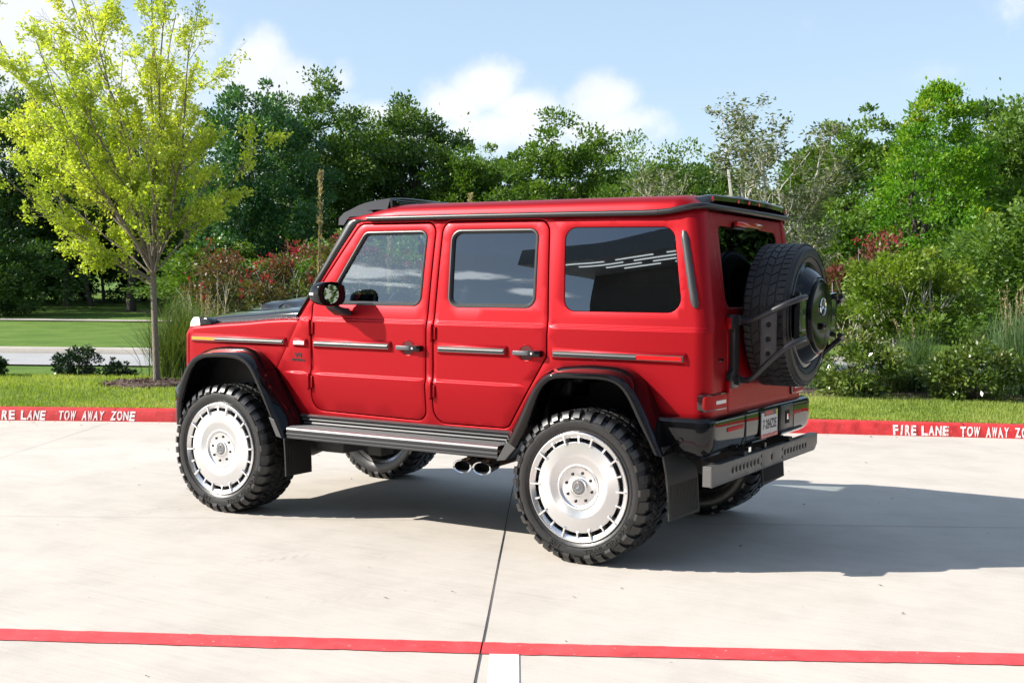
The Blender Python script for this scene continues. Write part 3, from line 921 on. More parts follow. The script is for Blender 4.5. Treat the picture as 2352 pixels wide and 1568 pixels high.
mb.build_each('light_bar_panel', mat('smoked_lens', (.06, .065, .07), .06, 0, 1.), lb, bevel=.002)
mb = MB()
for k in range(7):
    for z in (2.152, 2.196): mb.lathe([(.0001, -.004), (.004, -.004), (.005, 0)], 10, 'x', (.1885, -.673+k*.2246, z))
mb.build_each('bolt', CHR, lb, smooth=40)
# rear roof spoiler
mb = MB(); rows = []
for y in np.linspace(-.72, .72, 41):
    e = abs(y)/.72
    L_ = .20+.12*sm(.72, 1.0, e); nose = -1.93+.0*e+.12*sm(.80, 1., e)
    th = 1-.75*sm(.90, 1., e)
    wv = .010*math.exp(-((e-.30)/.09)**2)
    tail = -2.105+.02*e*e
    zb = 2.150-.012*e*e-.035*sm(.85, 1, e)
    rows.append([(nose, y, zb+.000), (nose-.05, y, zb+.030*th), (tail+.06, y, zb+.044*th+wv), (tail+.01, y, zb+.042*th+wv), (tail, y, zb+.034*th), (tail+.008, y, zb+.008), (tail+.05, y, zb-.002), (nose-.02, y, zb-.004)])
mb.loft(rows, closed=True)
mb.add(rows[0], [tuple(range(8))]); mb.add(rows[-1], [tuple(range(8))])
sp = mb.build('rear_spoiler', BLK, car, smooth=35)
for y in (.655, .27, .09, -.09, -.655):
    mb = MB(); mb.lathe([(.0001, -.007), (.012, -.006), (.015, 0.)], 16, 'x', (-2.1000+.02*(y/.72)**2, y, 2.167-.012*(y/.72)**2))
    mb.build('marker_lamp', REDL, sp, smooth=40)

# rear door
RDO = [(door_y(z)-.0035, z) for z in (2.085, 1.95, 1.8, 1.6, 1.4, 1.2, 1.05, .90)]
RDO = RDO+[(-y, z) for y, z in reversed(RDO)]
rgl = rpoly([(.520, 2.005, .045), (.30, 2.008, .02), (.275, 2.040, .012), (-.165, 2.044, .012), (-.195, 2.010, .02), (-.500, 2.005, .045), (-.560, 1.52, .06), (.560, 1.52, .06)])
def Prd(y, z):
    p, n = Prear(y, z); p.x += -.006*sm(1.382, 1.40, z)*0+.007*sm(1.382, 1.401, z); return p, n
rd = panel('tailgate', [Vector(p) for p in RDO], [rgl], RED, car, Prd, grid=.07, rows=[1.386, 1.397])
lp = offset(dense(rgl if area2(rgl) > 0 else rgl[::-1], .03), .003)
V, T = fill2d([lp], .1); mb = MB(); mb.add([Prd(p.x, p.y)[0]+Vector((.001, 0, 0)) for p in V], T)
mb.build('window_glass', GLR, rd, smooth=60)
mb = MB(); mb.box(-2.105, -2.07, -.17, .275, 2.012, 2.046)
mb.build('brake_light', REDL, rd, bevel=.010, smooth=40)
mb = MB()
mb.box(-1.98, -1.97, -.85, .85, .80, 2.0); 
o = mb.build('inner_trim', MBLK, car)
bpy.data.objects.remove(o)
# lower rear panel and lamps
mb = MB(); rows = []
for z in (.78, .85, .875, .90):
    rows.append([(-2.163, y, z) for y in np.linspace(-.62, .62, 9)])
mb.loft(rows); mb.build('rear_panel', RED, car)
for sgn in (1, -1):
    def lampbox(y0, y1, z0, z1, d0, d1, name, m, par, r=.018):
        lp = rpoly([(y0, z0, r), (y1, z0, r), (y1, z1, r), (y0, z1, r)], 5)
        mb = MB(); n = len(lp)
        def X(p, d):
            yy = abs(p.x); x = -2.165-d
            c = max(0, yy-(.897-.07)); x += .07-math.sqrt(max(0, .07**2-min(c, .07)**2))
            return (x, p.x*sgn, p.y)
        cc = sum(lp, Vector((0, 0)))/n
        r1 = [X(p, d0) for p in lp]; r2 = [X(p, d1-.004) for p in lp]; r3 = [X(p.lerp(cc, .06), d1) for p in lp]
        mb.loft([r1+[r1[0]], r2+[r2[0]], r3+[r3[0]]])
        q = [r3]
        for t in (.4, .8): q.append([X(p.lerp(cc, t), d1) for p in lp])
        mb.loft([k+[k[0]] for k in q]); mb.add(q[-1], [tuple(range(n))])
        return mb.build(name, m, par, smooth=40)
    tl = lampbox(.595, .893, .925, 1.028, -.01, .014, 'tail_lamp', mat('lamp_bezel', (.02, .003, .004), .15, 0, 1.), car)
    lampbox(.606, .889, .934, 1.019, .012, .018, 'lamp_lens', REFL, tl)
    lampbox(.635, .790, .964, .986, .016, .021, 'reversing_lens', WHT, tl, .006)
    # door-side details
    mb = MB(); y0 = .60 if sgn > 0 else -.60
    if sgn > 0:
        for z in (1.43, 1.055):
            mb.box(-2.195, -2.160, .585, .612, z-.035, z+.035)
        mb.build_each('hinge', RED, rd, bevel=.006, smooth=40)
mb = MB(); mb.box(-2.170, -2.160, .648, .722, 1.208, 1.224)
mb.build('keyhole_cover', BLK, car, bevel=.003)

# rear bumper
def plan(n=10):
    p = [(-1.88, .95), (-1.98, .952), (-2.08, .950)]
    for t in np.linspace(0, PI/2, n): p.append((-2.12-.09*math.sin(t), .86+.09*math.cos(t)))
    p += [(-2.21, y) for y in (.80, .70, .60, .50, .44)]
    return p
pl = plan()
full = pl+[(-2.21, y) for y in (.30, .20, 0, -.20, -.30)]+[(x, -y) for x, y in reversed(pl)]
prof = [(.10, .893), (.030, .893), (.012, .888), (.002, .876), (0, .862), (0, .80), (.002, .74), (.012, .700), (.035, .672), (.07, .655), (.14, .650)]
rows = []
for i, (x, y) in enumerate(full):
    a = Vector(full[max(0, i-1)]); b = Vector(full[min(len(full)-1, i+1)]); t = (b-a).normalized(); nrm = Vector((t.y, -t.x))
    rise = .05*sm(-2.1, -1.88, x)
    rows.append([(x+nrm.x*d*1.0*(1), y+nrm.y*d, z+rise*(1 if z < .7 else 0)) for d, z in prof])
cx = Vector((-1.0, 0))
if (Vector(rows[10][0][:2])-Vector(full[10])).dot(cx-Vector(full[10])) < 0:
    rows = [[(2*f[0]-p[0], 2*f[1]-p[1], p[2]) for p in r] for f, r in zip(full, rows)]
mb = MB(); mb.loft(rows)
bump = mb.build('rear_bumper', BLK, car, smooth=45)
for y in (.375, -.53):
    mb = MB(); mb.loft([[(-2.2125, y+s*.011, .87), (-2.2125, y+s*.011, .72), (-2.20, y+s*.011+.01, .685)] for s in (1, -1)])
    mb.build('bumper_groove', DARK, bump)
for sgn in (1, -1):
    mb = MB(); mb.box(-2.2150, -2.205, sgn*.415, sgn*.68, .797, .823)
    mb.build('bumper_reflector', REFL, bump, bevel=.004, smooth=40)
    mb = MB(); mb.lathe([(.0001, 0.0025), (.010, .0025), (.0115, .0), (.016, .001), (.018, -.002)], 24, 'y', (-2.035, .952, .765))
    if sgn > 0: mb.build('parking_sensor', BLK, bump, smooth=40)
mb = MB()
mb.loft([[(-2.205, y, z) for y, z in ((-.235, .88), (-.50, .88), (-.49, .715), (-.225, .71))], [(-2.225, y, z) for y, z in ((-.24, .876), (-.495, .874), (-.485, .72), (-.23, .715))]], closed=True, capends=True)
tc_ = mb.build('tow_cover', SBLK, bump, bevel=.008, smooth=40)
mb = MB(); mb.box(-2.229, -2.22, -.40, -.32, .755, .842); mb.build('tow_pocket', DARK, tc_, bevel=.008)
mb = MB(); mb.box(-2.2305, -2.225, -.372, -.350, .78, .82); mb.build('tow_pin', CHR, tc_, bevel=.002)
# number plate
mb = MB(); mb.box(-2.218, -2.211, -.195, .132, .695, .872)
np_ = mb.build('number_plate', MBLK, car, bevel=.003)
mb = MB(); mb.box(-2.2205, -2.2185, -.182, .119, .722, .858); mb.build('plate_face', vary(mat('plate_white', (.62, .60, .60), .4), 40, .06), np_)
pf = lambda cy, cz: (lambda x, y, z: (-2.2215-z, cy-x, cz+y))
PINK = mat('plate_pink', (.60, .10, .09), .5)
mb = MB(); mb.box(-2.2212, -2.2203, -.150, .075, .836, .870); mb.build('plate_band', mat('plate_grey', (.10, .10, .10), .5), np_)
mb = MB(); mb.box(-2.2218, -2.2211, -.090, .045, .842, .864); mb.build('plate_emblem', PINK, np_)
mb = MB(); text_to(mb, '7-284Z2E', .085, pf(-.032, .780), .0004, .001, .255); mb.build('plate_number', mat('plate_ink', (.04, .04, .05), .5), np_)
mb = MB(); mb.box(-2.2212, -2.2203, -.192, .128, .698, .724); mb.build('plate_band', mat('plate_frame_red', (.42, .05, .045), .5), np_)
mb = MB(); text_to(mb, 'EuroCarOZ.com', .032, pf(-.032, .711), .0004, .0008, .30); mb.build('plate_lettering', mat('plate_peach', (.8, .42, .36), .5), np_)
mb = MB(); mb.box(-2.2212, -2.2205, -.182, -.150, .832, .866); mb.build('plate_sticker', mat('plate_yellow', (.55, .50, .08), .5), np_)
# tow bar: a long drilled step bar
def bar_outline():
    return rpoly([(.985, .632, .006), (-.985, .632, .006), (-.985, .560, .006), (-.93, .520, .01), (.985, .512, .006)])
holes = []
circ = lambda y, z, r, n=14: [Vector((y+r*math.cos(2*PI*k/n), z+r*math.sin(2*PI*k/n))) for k in range(n)]
for k in range(8):
    for s in (1, -1): holes.append(circ(s*(.655-k*.062) if s > 0 else s*(.72-k*.062), .574, .018))
holes.append(circ(-.03, .574, .019))
for y in (.165, -.232):
    holes += [circ(y, .600, .011, 10), circ(y, .548, .011, 10)]
tb = panel('rear_step_bar', bar_outline(), holes, GREY, car, lambda y, z: (Vector((-2.240, y, z)), Vector((-1, 0, 0))), grid=.05, depth=.010, roll=.003, step=.05, smooth=28)
mb = MB()
mb.box(-2.2375, -2.185, -.982, .982, .622, .631); mb.box(-2.2375, -2.185, .977, .984, .516, .621); mb.box(-2.2375, -2.185, -.984, -.977, .562, .621)
mb.box(-2.205, -2.20, -.97, .97, .54, .62); mb.box(-2.2375, -2.185, -.92, .976, .5155, .522)
mb.build('step_bar_channel', GREY, tb, bevel=.002)
mb = MB()
for y in (.42, -.42): mb.box(-2.235, -1.9, y-.03, y+.03, .575, .66)
mb.box(-2.2, -1.6, -.05, .05, .53, .60)
mb.build_each('bracket', UNDER, tb, bevel=.004)
for y, z in ((.30, .655), (.02, .652)):
    mb = MB(); mb.box(-2.215, -2.19, y-.018, y+.018, z-.02, z+.015); mb.build('fastener', CHR if y > .2 else SBLK, tb, bevel=.003)

# ------------------------------------------------------------------ wheels
def star_mesh(mb, Rr, h, fn, ring=True):
    """three-pointed star in a ring"""
    for k in range(3):
        a = PI/2+k*2*PI/3
        tip = Vector((math.cos(a), math.sin(a)))*Rr*.93
        for s in (1, -1):
            b = Vector((math.cos(a+s*PI/3), math.sin(a+s*PI/3)))*Rr*.17
            mb.add([fn(0, 0, h*1.6), fn(tip.x, tip.y, h*.9), fn(b.x, b.y, h*.2)], [(0, 1, 2)])
    if ring:
        rows = [[fn(r_*math.cos(t), r_*math.sin(t), hh) for t in np.linspace(0, 2*PI, 41)] for r_, hh in ((Rr*.90, 0), (Rr*.92, h*1.3), (Rr*.98, h*1.3), (Rr, 0))]
        mb.loft(rows)
def make_wheel():
    wh = empty('wheel', (0, 0, 0), car)
    # tyre carcass (y = 0 at the outer lip, inner side at negative y)
    mb = MB()
    out = [(.322, -.016), (.328, -.004), (.345, .006), (.372, .013), (.395, .013), (.412, .006), (.428, -.006), (.437, -.022), (.4395, -.05)]
    prof = out+[(.441, -.12), (.4415, -.165), (.441, -.21)]+[(r, -.33-h) for r, h in reversed(out)]
    mb.lathe(prof, 96)
    # thin moulded rings on the sidewall
    for rr in (.352, .402): mb.lathe([(rr-.0015, .0115), (rr, .0150), (rr+.0015, .0115)], 96)
    NP = 36
    def blk(a0, a1, y0, y1, r0, r1, sk=0., in_=.0025):
        lo = []; hi = []
        for a, y in ((a0, y0), (a1, y0), (a1, y1), (a0, y1)):
            aa = a+sk*(y-y0)
            lo.append((r0*math.sin(aa), y, r0*math.cos(aa)))
        ac, yc = (a0+a1)/2, (y0+y1)/2
        for a, y in ((a0, y0), (a1, y0), (a1, y1), (a0, y1)):
            a2 = a+(in_/r1 if a < ac else -in_/r1); y2 = y+(in_ if y < yc else -in_)
            aa = a2+sk*(y2-y0)
            hi.append((r1*math.sin(aa), y2, r1*math.cos(aa)))
        mb.hexa(lo, hi)
    st = 2*PI/NP
    for k in range(NP):
        a = k*st; lg = k % 2
        # shoulder lugs wrapping on to the sidewall, long and short in turn
        for side in (0, 1):
            f = (lambda y: y) if side == 0 else (lambda y: -.33-y)
            aa = a+(st*.5 if side else 0)
            w_ = st*.60
            y_in = -.088 if lg else -.075
            lo = []; hi = []
            pr = [(.437, y_in, .4555), (.437, -.020, .4540), (.424, -.003, .4385), ((.395 if lg else .408), .0125, (.396 if lg else .410))]
            pin = [(.436, y_in), (.430, -.020), (.420, -.006), (.392 if lg else .405, .008)]
            A0, A1 = aa, aa+w_
            ring_o = [(.4555, y_in+.002), (.4550, -.016), (.4500, -.004), (.436, .0100), (.414, .0205), (.397 if lg else .411, .0165)]
            ring_i = [(.434, y_in), (.434, -.016), (.430, -.006), (.420, -.002), (.405, .004), (.395 if lg else .409, .010)]
            rows = []
            for ang, ring in ((A0, ring_i), (A0+.0045, ring_o), (A1-.0045, ring_o), (A1, ring_i)):
                sk = .35*(1 if side == 0 else -1)
                rows.append([(r_*math.sin(ang+sk*(y-y_in)*(-1)), f(y), r_*math.cos(ang+sk*(y-y_in)*(-1))) for r_, y in ring])
            mb.loft(rows)
            for j in (0, -1):
                q = [rows[i][j] for i in range(4)]; mb.add(q, [(0, 1, 2, 3)])
        # centre: two staggered zig-zag rows
        blk(a+.02, a+st*.50, -.158, -.096, .437, .456, 1.0)
        blk(a+st*.56, a+st*.97, -.150, -.088, .437, .456, 1.0)
        blk(a+st*.05, a+st*.55, -.232, -.172, .437, .456, -1.0)
        blk(a+st*.62, a+st*1.0, -.242, -.178, .437, .456, -1.0)
    # raised sidewall lettering
    def side_text(txt, size, ang, rad, width=None, up=True):
        span = [None]
        def fn(x, y, z):
            th = ang-(x/rad if up else -x/rad)
            rr = rad+(y if up else -y)
            return (-rr*math.cos(th)*1.0, .0130+z, rr*math.sin(th))
        text_to(mb, txt, size, fn, .004, .0006, width)
    # seen from outside x runs to the left, so mirror x in the text map above
    side_text('TRAIL GRAPPLER', .036, R(-52), .378, .40, up=False)
    side_text('M/T', .040, R(-112), .378, .075, up=False)
    mb.build('tyre', RUB, wh, smooth=32, weld=False)
    # rim
    mb = MB()
    mb.lathe([(.318, -.30), (.327, -.306), (.329, -.316), (.324, -.318), (.300, -.300), (.292, -.24), (.288, -.12), (.290, -.06), (.2925, -.045), (.2935, -.006), (.297, -.002), (.316, .006), (.321, .008), (.3265, .006), (.3285, .0), (.327, -.02)], 120)
    rim = mb.build('rim', mat('rim_silver', (.78, .78, .79), .22, 1.), wh, smooth=30)
    mb = MB()
    mb.lathe([(.266, -.055), (.270, -.045), (.271, -.006), (.2695, -.002), (.266, .0005), (.235, .0030), (.200, .0055), (.184, .0062), (.181, .0054), (.168, .0022), (.150, -.0025), (.138, -.0050), (.135, -.0042), (.132, -.0030), (.128, -.0032), (.124, -.0050), (.118, -.0120), (.112, -.0150), (.085, -.0150), (.062, -.0150), (.057, -.0130), (.052, -.0080), (.047, -.0072), (.043, -.0072)], 120)
    mb.build('wheel_disc', MACH, rim, smooth=24)
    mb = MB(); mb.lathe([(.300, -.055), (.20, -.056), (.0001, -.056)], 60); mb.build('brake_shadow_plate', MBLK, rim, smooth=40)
    mb = MB()
    for k in range(20):
        a = k*2*PI/20; big = k % 2 == 0
        r0, r1, hw, h = (.248, .321, .0085, .0135) if big else (.260, .303, .0070, .0045)
        c, s = math.cos(a), math.sin(a)
        def T_(r_, t, y): return (r_*c-t*s, y, r_*s+t*c)
        lo = [T_(r0, -hw, -.04), T_(r1, -hw, -.04), T_(r1, hw, -.04), T_(r0, hw, -.04)]
        m1 = [T_(r0, -hw*.9, .000), T_(r1, -hw*.9, .002), T_(r1, hw*.9, .002), T_(r0, hw*.9, .000)]
        hi = [T_(r0+.010, -hw*.6, h), T_(r1-.006, -hw*.6, h), T_(r1-.006, hw*.6, h), T_(r0+.010, hw*.6, h)]
        mb.loft([lo, m1, hi], closed=True, capends=True)
    mb.build_each('spoke', mat('fin_silver', (.90, .90, .91), .3, 1.), wh)
    for k in range(8):
        a = R(14)+k*2*PI/8
        mb = MB(); c = (.087*math.cos(a), -.0160, .087*math.sin(a))
        mb.lathe([(.0001, .009), (.007, .008), (.0092, .005), (.0098, .0)], 12, 'y', c)
        mb.build('lug_nut', SBLK, rim, smooth=40)
    mb = MB(); mb.lathe([(.0001, -.0055), (.034, -.0055), (.0365, -.0065), (.0400, -.0065), (.0425, -.009)], 48)
    hc = mb.build('hub_cap', vary(mat('cap_grey', (.20, .205, .21), .3, .6), 30, .1), rim, smooth=40)
    mb = MB(); star_mesh(mb, .029, .0022, lambda x, y, z: (-x, -.0055+z, y)); mb.build('emblem', CHR, rim, smooth=20)
    mb = MB()
    for k in range(22):
        a = k*2*PI/22
        mb.box(-.0012, .0012, -.0062, -.0052, .0325, .0365, fn=lambda x, y, z: (x*math.cos(a)+z*math.sin(a), y, -x*math.sin(a)+z*math.cos(a)))
    pass
    mb = MB(); mb.lathe([(.0001, -.09), (.19, -.09), (.205, -.095), (.205, -.12), (.19, -.125), (.10, -.125), (.09, -.20), (.0001, -.20)], 48)
    mb.build('brake_disc', mat('cast_iron', (.20, .20, .21), .45, .9), wh, smooth=40)
    return wh
wheel = make_wheel()
wheel.location = (WB, 1.083, TR_)
def dup_tree(o, parent, name=None):
    c = o.copy(); COL.objects.link(c); c.parent = parent
    for ch in list(o.children): dup_tree(ch, c)
    return c
for x, y, rz, spin in ((-WB, 1.083, 0, .0), (WB, -1.083, PI, .7), (-WB, -1.083, PI, 1.9)):
    c = dup_tree(wheel, car); c.location = (x, y, TR_); c.rotation_euler = (0, 0, rz)
# a little wheel rotation so the fins do not line up exactly
wheel.rotation_euler = (0, R(4), 0)

# spare wheel on the tailgate
SPC = Vector((-2.20, -.005, 1.472))
spw = empty('spare_wheel', SPC, car)
mb = MB()
out = [(.325, .02), (.330, .002), (.345, -.008), (.375, -.014), (.405, -.010), (.425, .002), (.434, .016), (.4375, .035)]
prof = [(r, -.255+h) for r, h in out]+[(.4385, -.13)]+[(r, -h+.005) for r, h in reversed(out)]
mb.lathe(prof, 90, 'x')
def sblk(a0, a1, x0, x1, sk=0., r1=.4445, in_=.0018):
    lo = []; hi = []
    for a, x in ((a0, x0), (a1, x0), (a1, x1), (a0, x1)):
        aa = a+sk*(x-x0); lo.append((x, .434*math.sin(aa), .434*math.cos(aa)))
    for a, x in ((a0, x0), (a1, x0), (a1, x1), (a0, x1)):
        a2 = a+(in_/r1 if a == min(a0, a1) else -in_/r1); x2 = x+(in_ if x == min(x0, x1) else -in_)
        aa = a2+sk*(x2-x0); hi.append((x2, r1*math.sin(aa), r1*math.cos(aa)))
    mb.hexa(lo, hi)
NS = 64
for k in range(NS):
    a = k*2*PI/NS; st = 2*PI/NS
    sblk(a, a+st*.86, -.246, -.200, .25, .4435)
    sblk(a+st*.4, a+st*1.26, -.050, -.006, -.25, .4435)
NS = 40
for k in range(NS):
    a = k*2*PI/NS; st = 2*PI/NS
    sblk(a, a+st*.88, -.194, -.152, 1.6)
    sblk(a+st*.45, a+st*1.33, -.147, -.106, -1.4)
    sblk(a+st*.2, a+st*1.08, -.101, -.056, 1.6)
for rr in (.36, .412): mb.lathe([(rr-.002, -.266+.0), (rr, -.272), (rr+.002, -.266)], 90, 'x')
mb.build('tyre', vary(mat('spare_rubber', (.020, .020, .021), .5), 80, .3, .1, .1), spw, smooth=30, weld=False)
mb = MB(); mb.lathe([(.330, -.235), (.326, -.252), (.318, -.258), (.300, -.262), (.268, -.300), (.238, -.330), (.232, -.331), (.230, -.325)], 90, 'x')
cov = mb.build('spare_cover', BLK, spw, smooth=28)
mb = MB(); mb.lathe([(.0001, -.3500), (.10, -.3500), (.205, -.3495), (.217, -.3475), (.226, -.342), (.230, -.334), (.231, -.325), (.231, -.30)], 90, 'x', (0, 0, .0)); 
cd_ = mb.build('cover_disc', mat('cover_black', (.004, .004, .004), .10, 0., 0., .12), cov, smooth=40)
mb = MB(); star_mesh(mb, .056, .004, lambda x, y, z: (-.3535-z, -x, y+.055)); mb.build('emblem', CHR, cov, smooth=20)
mb = MB(); mb.lathe([(.0001, -.3530), (.05, -.3530)], 40, 'x', (0, 0, .055)); mb.build('emblem_ground', BLK, cov)
mb = MB(); mb.box(-.372, -.345, -.035, .035, -.085, -.045); mb.lathe([(.0001, -.380), (.012, -.379), (.014, -.37)], 16, 'x', (0, 0, -.065)); mb.build('rear_camera', BLK, cov, bevel=.005, smooth=40)
# carrier: two bent tubes each side, drilled plate, post, centre plate
car_m = tag(empty('spare_carrier', (0, 0, 0), car))
for sgn in (1, -1):
    mb = MB()
    up = [(-2.175, .50, 1.447), (-2.24, .505, 1.447), (-2.285, .515, 1.450), (-2.36, .522, 1.482), (-2.44, .522, 1.520), (-2.495, .510, 1.548), (-2.535, .470, 1.568), (-2.555, .42, 1.582), (-2.558, .36, 1.588)]
    lo = [(-2.175, .50, 1.090), (-2.24, .505, 1.092), (-2.285, .513, 1.100), (-2.35, .520, 1.160), (-2.43, .522, 1.236), (-2.49, .512, 1.290), (-2.535, .475, 1.322), (-2.555, .42, 1.338), (-2.558, .36, 1.342)]
    def smooth_path(p):
        p = [Vector(q) for q in p]; o = []
        for i in range(len(p)-1):
            p0, p1, p2, p3 = p[max(0, i-1)], p[i], p[i+1], p[min(len(p)-1, i+2)]
            for t in (0, .25, .5, .75):
                o.append(.5*((2*p1)+(p2-p0)*t+(2*p0-5*p1+4*p2-p3)*t*t+(3*p1-p0-3*p2+p3)*t**3))
        return o+[p[-1]]
    for path in (up, lo): mb.tube([(q.x, q.y*sgn, q.z) for q in smooth_path(path)], .0175, 14)
    if sgn < 0: pass
    mb.build_each('carrier_tube', DGREY, car_m, smooth=50)
    lpo = [Vector(p) for p in ((-2.345, 1.462), (-2.440, 1.508), (-2.440, 1.262), (-2.345, 1.168))]
    hl = [circ(-2.392, z, .0165, 18) for z in (1.425, 1.340, 1.255)]
    panel('carrier_plate', lpo, hl, MGREY, car_m, lambda x, z: (Vector((x, sgn*(.525), z)), Vector((0, sgn, 0))), grid=.03, step=.02, depth=.010, roll=.002, smooth=28)
    mb = MB()
    mb.loft([[(-2.163, sgn*.475, z0), (-2.163, sgn*w_, z0), (-2.200, sgn*w_, z0), (-2.200, sgn*.475, z0)] for z0, w_ in ((1.045, .60), (1.13, .60), (1.16, .555), (1.38, .555), (1.41, .60), (1.478, .60))], closed=True, capends=True)
    mb.build('carrier_post', SBLK, car_m, bevel=.004, smooth=30)
    mb = MB()
    for z in (1.447, 1.090): mb.box(-2.225, -2.195, sgn*.48, sgn*.53, z-.028, z+.028)
    mb.build_each('carrier_clamp', SBLK, car_m, bevel=.005)
mb = MB(); lo = rpoly([(.40, 1.33, .01), (.40, 1.60, .01), (-.40, 1.60, .01), (-.40, 1.33, .01)])
plate_p = panel('carrier_centre_plate', [Vector(p) for p in ((.385, 1.315), (.385, 1.615), (.20, 1.60), (-.20, 1.60), (-.385, 1.615), (-.385, 1.315), (-.20, 1.335), (.20, 1.335))], [], BLK, car_m, lambda y, z: (Vector((-2.530, y, z)), Vector((-1, 0, 0))), grid=.06, depth=.03, roll=.004)
mb = MB()
for sgn in (1, -1):
    for k in range(7): mb.lathe([(.0001, -.003), (.004, -.003), (.005, 0)], 10, 'x', (-2.530, sgn*.372, 1.345+k*.04))
mb.build_each('bolt', SBLK, car_m, smooth=40)

# ------------------------------------------------------------------ badges
mb = MB(); y0 = Ys(.88, 1.13)
text_to(mb, 'V8', .040, lambda x, y, z: (.879-x+.12*y, y0+.001+z, 1.138+y), .002, .0012, .068)
mb.build('badge', SBLK, car)
mb = MB(); text_to(mb, 'BITURBO', .022, lambda x, y, z: (.877-x+.12*y, y0+.001+z, 1.104+y), .002, .0008, .118)
mb.build('badge', SBLK, car)
# exhaust tips
for x in (-.574, -.721):
    mb = MB(); rows = []
    def ring(r_, a, k=1.): return [(x+r_*1.0*math.cos(t), .885+a+.016*math.sin(t)*0, .498+.055*(1-a/.12)*.0+r_*.60*math.sin(t)-.10*(a-.09)) for t in np.linspace(0, 2*PI, 33)]
    prof = [(.062, 0.0), (.066, .03), (.068, .10), (.072, .118), (.068, .123), (.058, .118)]
    mb.loft([ring(r_, a) for r_, a in prof])
    et = mb.build('exhaust_tip', CHR, car, smooth=40)
    mb = MB(); mb.loft([ring(.058, .118), ring(.056, .05), ring(.03, .045), ring(.001, .045)]); mb.build('exhaust_bore', DARK, et)
    mb = MB(); mb.tube([(x, .90, .54), (x, .92, .60)], .026, 14); mb.tube([(x, .60, .52), (x, .90, .51)], .03, 14); mb.build('exhaust_pipe', mat('rusty_steel', (.12, .075, .05), .5, .7), et, smooth=50)

# ------------------------------------------------------------------ underbody, nose, cabin
mb = MB()
mb.box(-2.05, 1.90, -.42, .42, .66, .80); mb.box(-.86, .86, -.86, .86, .66, .74); mb.box(-2.12, -1.98, -.85, .85, .66, .84)
mb.box(-2.0, 1.95, .40, .52, .52, .66); mb.box(-2.0, 1.95, -.52, -.40, .52, .66)
mb.build('underbody', UNDER, car, bevel=.01)
for x in (WB, -WB):
    mb = MB(); mb.tube([(x, -.95, TR_), (x, .95, TR_)], .055, 16)
    mb.lathe([(.0001, -.17), (.09, -.15), (.15, -.06), (.16, .0), (.15, .06), (.09, .15), (.0001, .17)], 24, 'y', (x, .12 if x > 0 else .0, TR_))
    for y in (.60, -.60): mb.tube([(x-.05, y, TR_), (x-.05, y, .85)], .06, 16)
    mb.tube([(x, .5, TR_-.02), (x-.5*(1 if x > 0 else -1), .42, .55)], .03, 10); mb.tube([(x, -.5, TR_-.02), (x-.5*(1 if x > 0 else -1), -.42, .55)], .03, 10)
    mb.build('axle', UNDER, car, smooth=40)
mb = MB()
mb.box(.55, .80, .50, .80, .46, .58); mb.box(.30, .42, .55, .70, .45, .56); mb.tube([(.0, -.45, .5), (-.6, -.40, .52), (-1.2, -.5, .55)], .09, 14)
mb.box(-.5, .3, -.25, .25, .46, .66)
mb.build('gearbox', UNDER, car, bevel=.012, smooth=40)
# nose: grille, lamps, bumper
mb = MB(); mb.box(1.90, 2.00, -.62, .62, .80, 1.30); mb.build('grille', MBLK, car, bevel=.02)
for sgn in (1, -1):
    mb = MB(); mb.lathe([(.0001, .03), (.08, .025), (.10, .01), (.115, .015), (.12, 0)], 40, 'x', (2.0, sgn*.73, 1.10)); mb.build('headlamp', LENS, car, smooth=40)
mb = MB()
for k in range(13): mb.box(2.0, 2.02, -.5+k*.08, -.47+k*.08, .86, 1.26)
mb.build_each('grille_bar', CHR, car, bevel=.004)
mb = MB(); fp = [(1.90, .965), (1.97, .962), (2.05, .935), (2.11, .86), (2.15, .70), (2.17, .4), (2.175, 0)]
fp = fp+[(x, -y) for x, y in reversed(fp[:-1])]
mb.loft([[(x-i_, y*(1-.03*(i_ > .01)), z) for x, y in fp] for z, i_ in ((.60, .10), (.64, .02), (.70, 0), (.84, 0), (.89, .02), (.91, .08))])
mb.build('front_bumper', BLK, car, smooth=45)
mb = MB(); mb.box(.95, 1.90, -.78, .78, .80, 1.33); mb.build('engine_bay', UNDER, car)
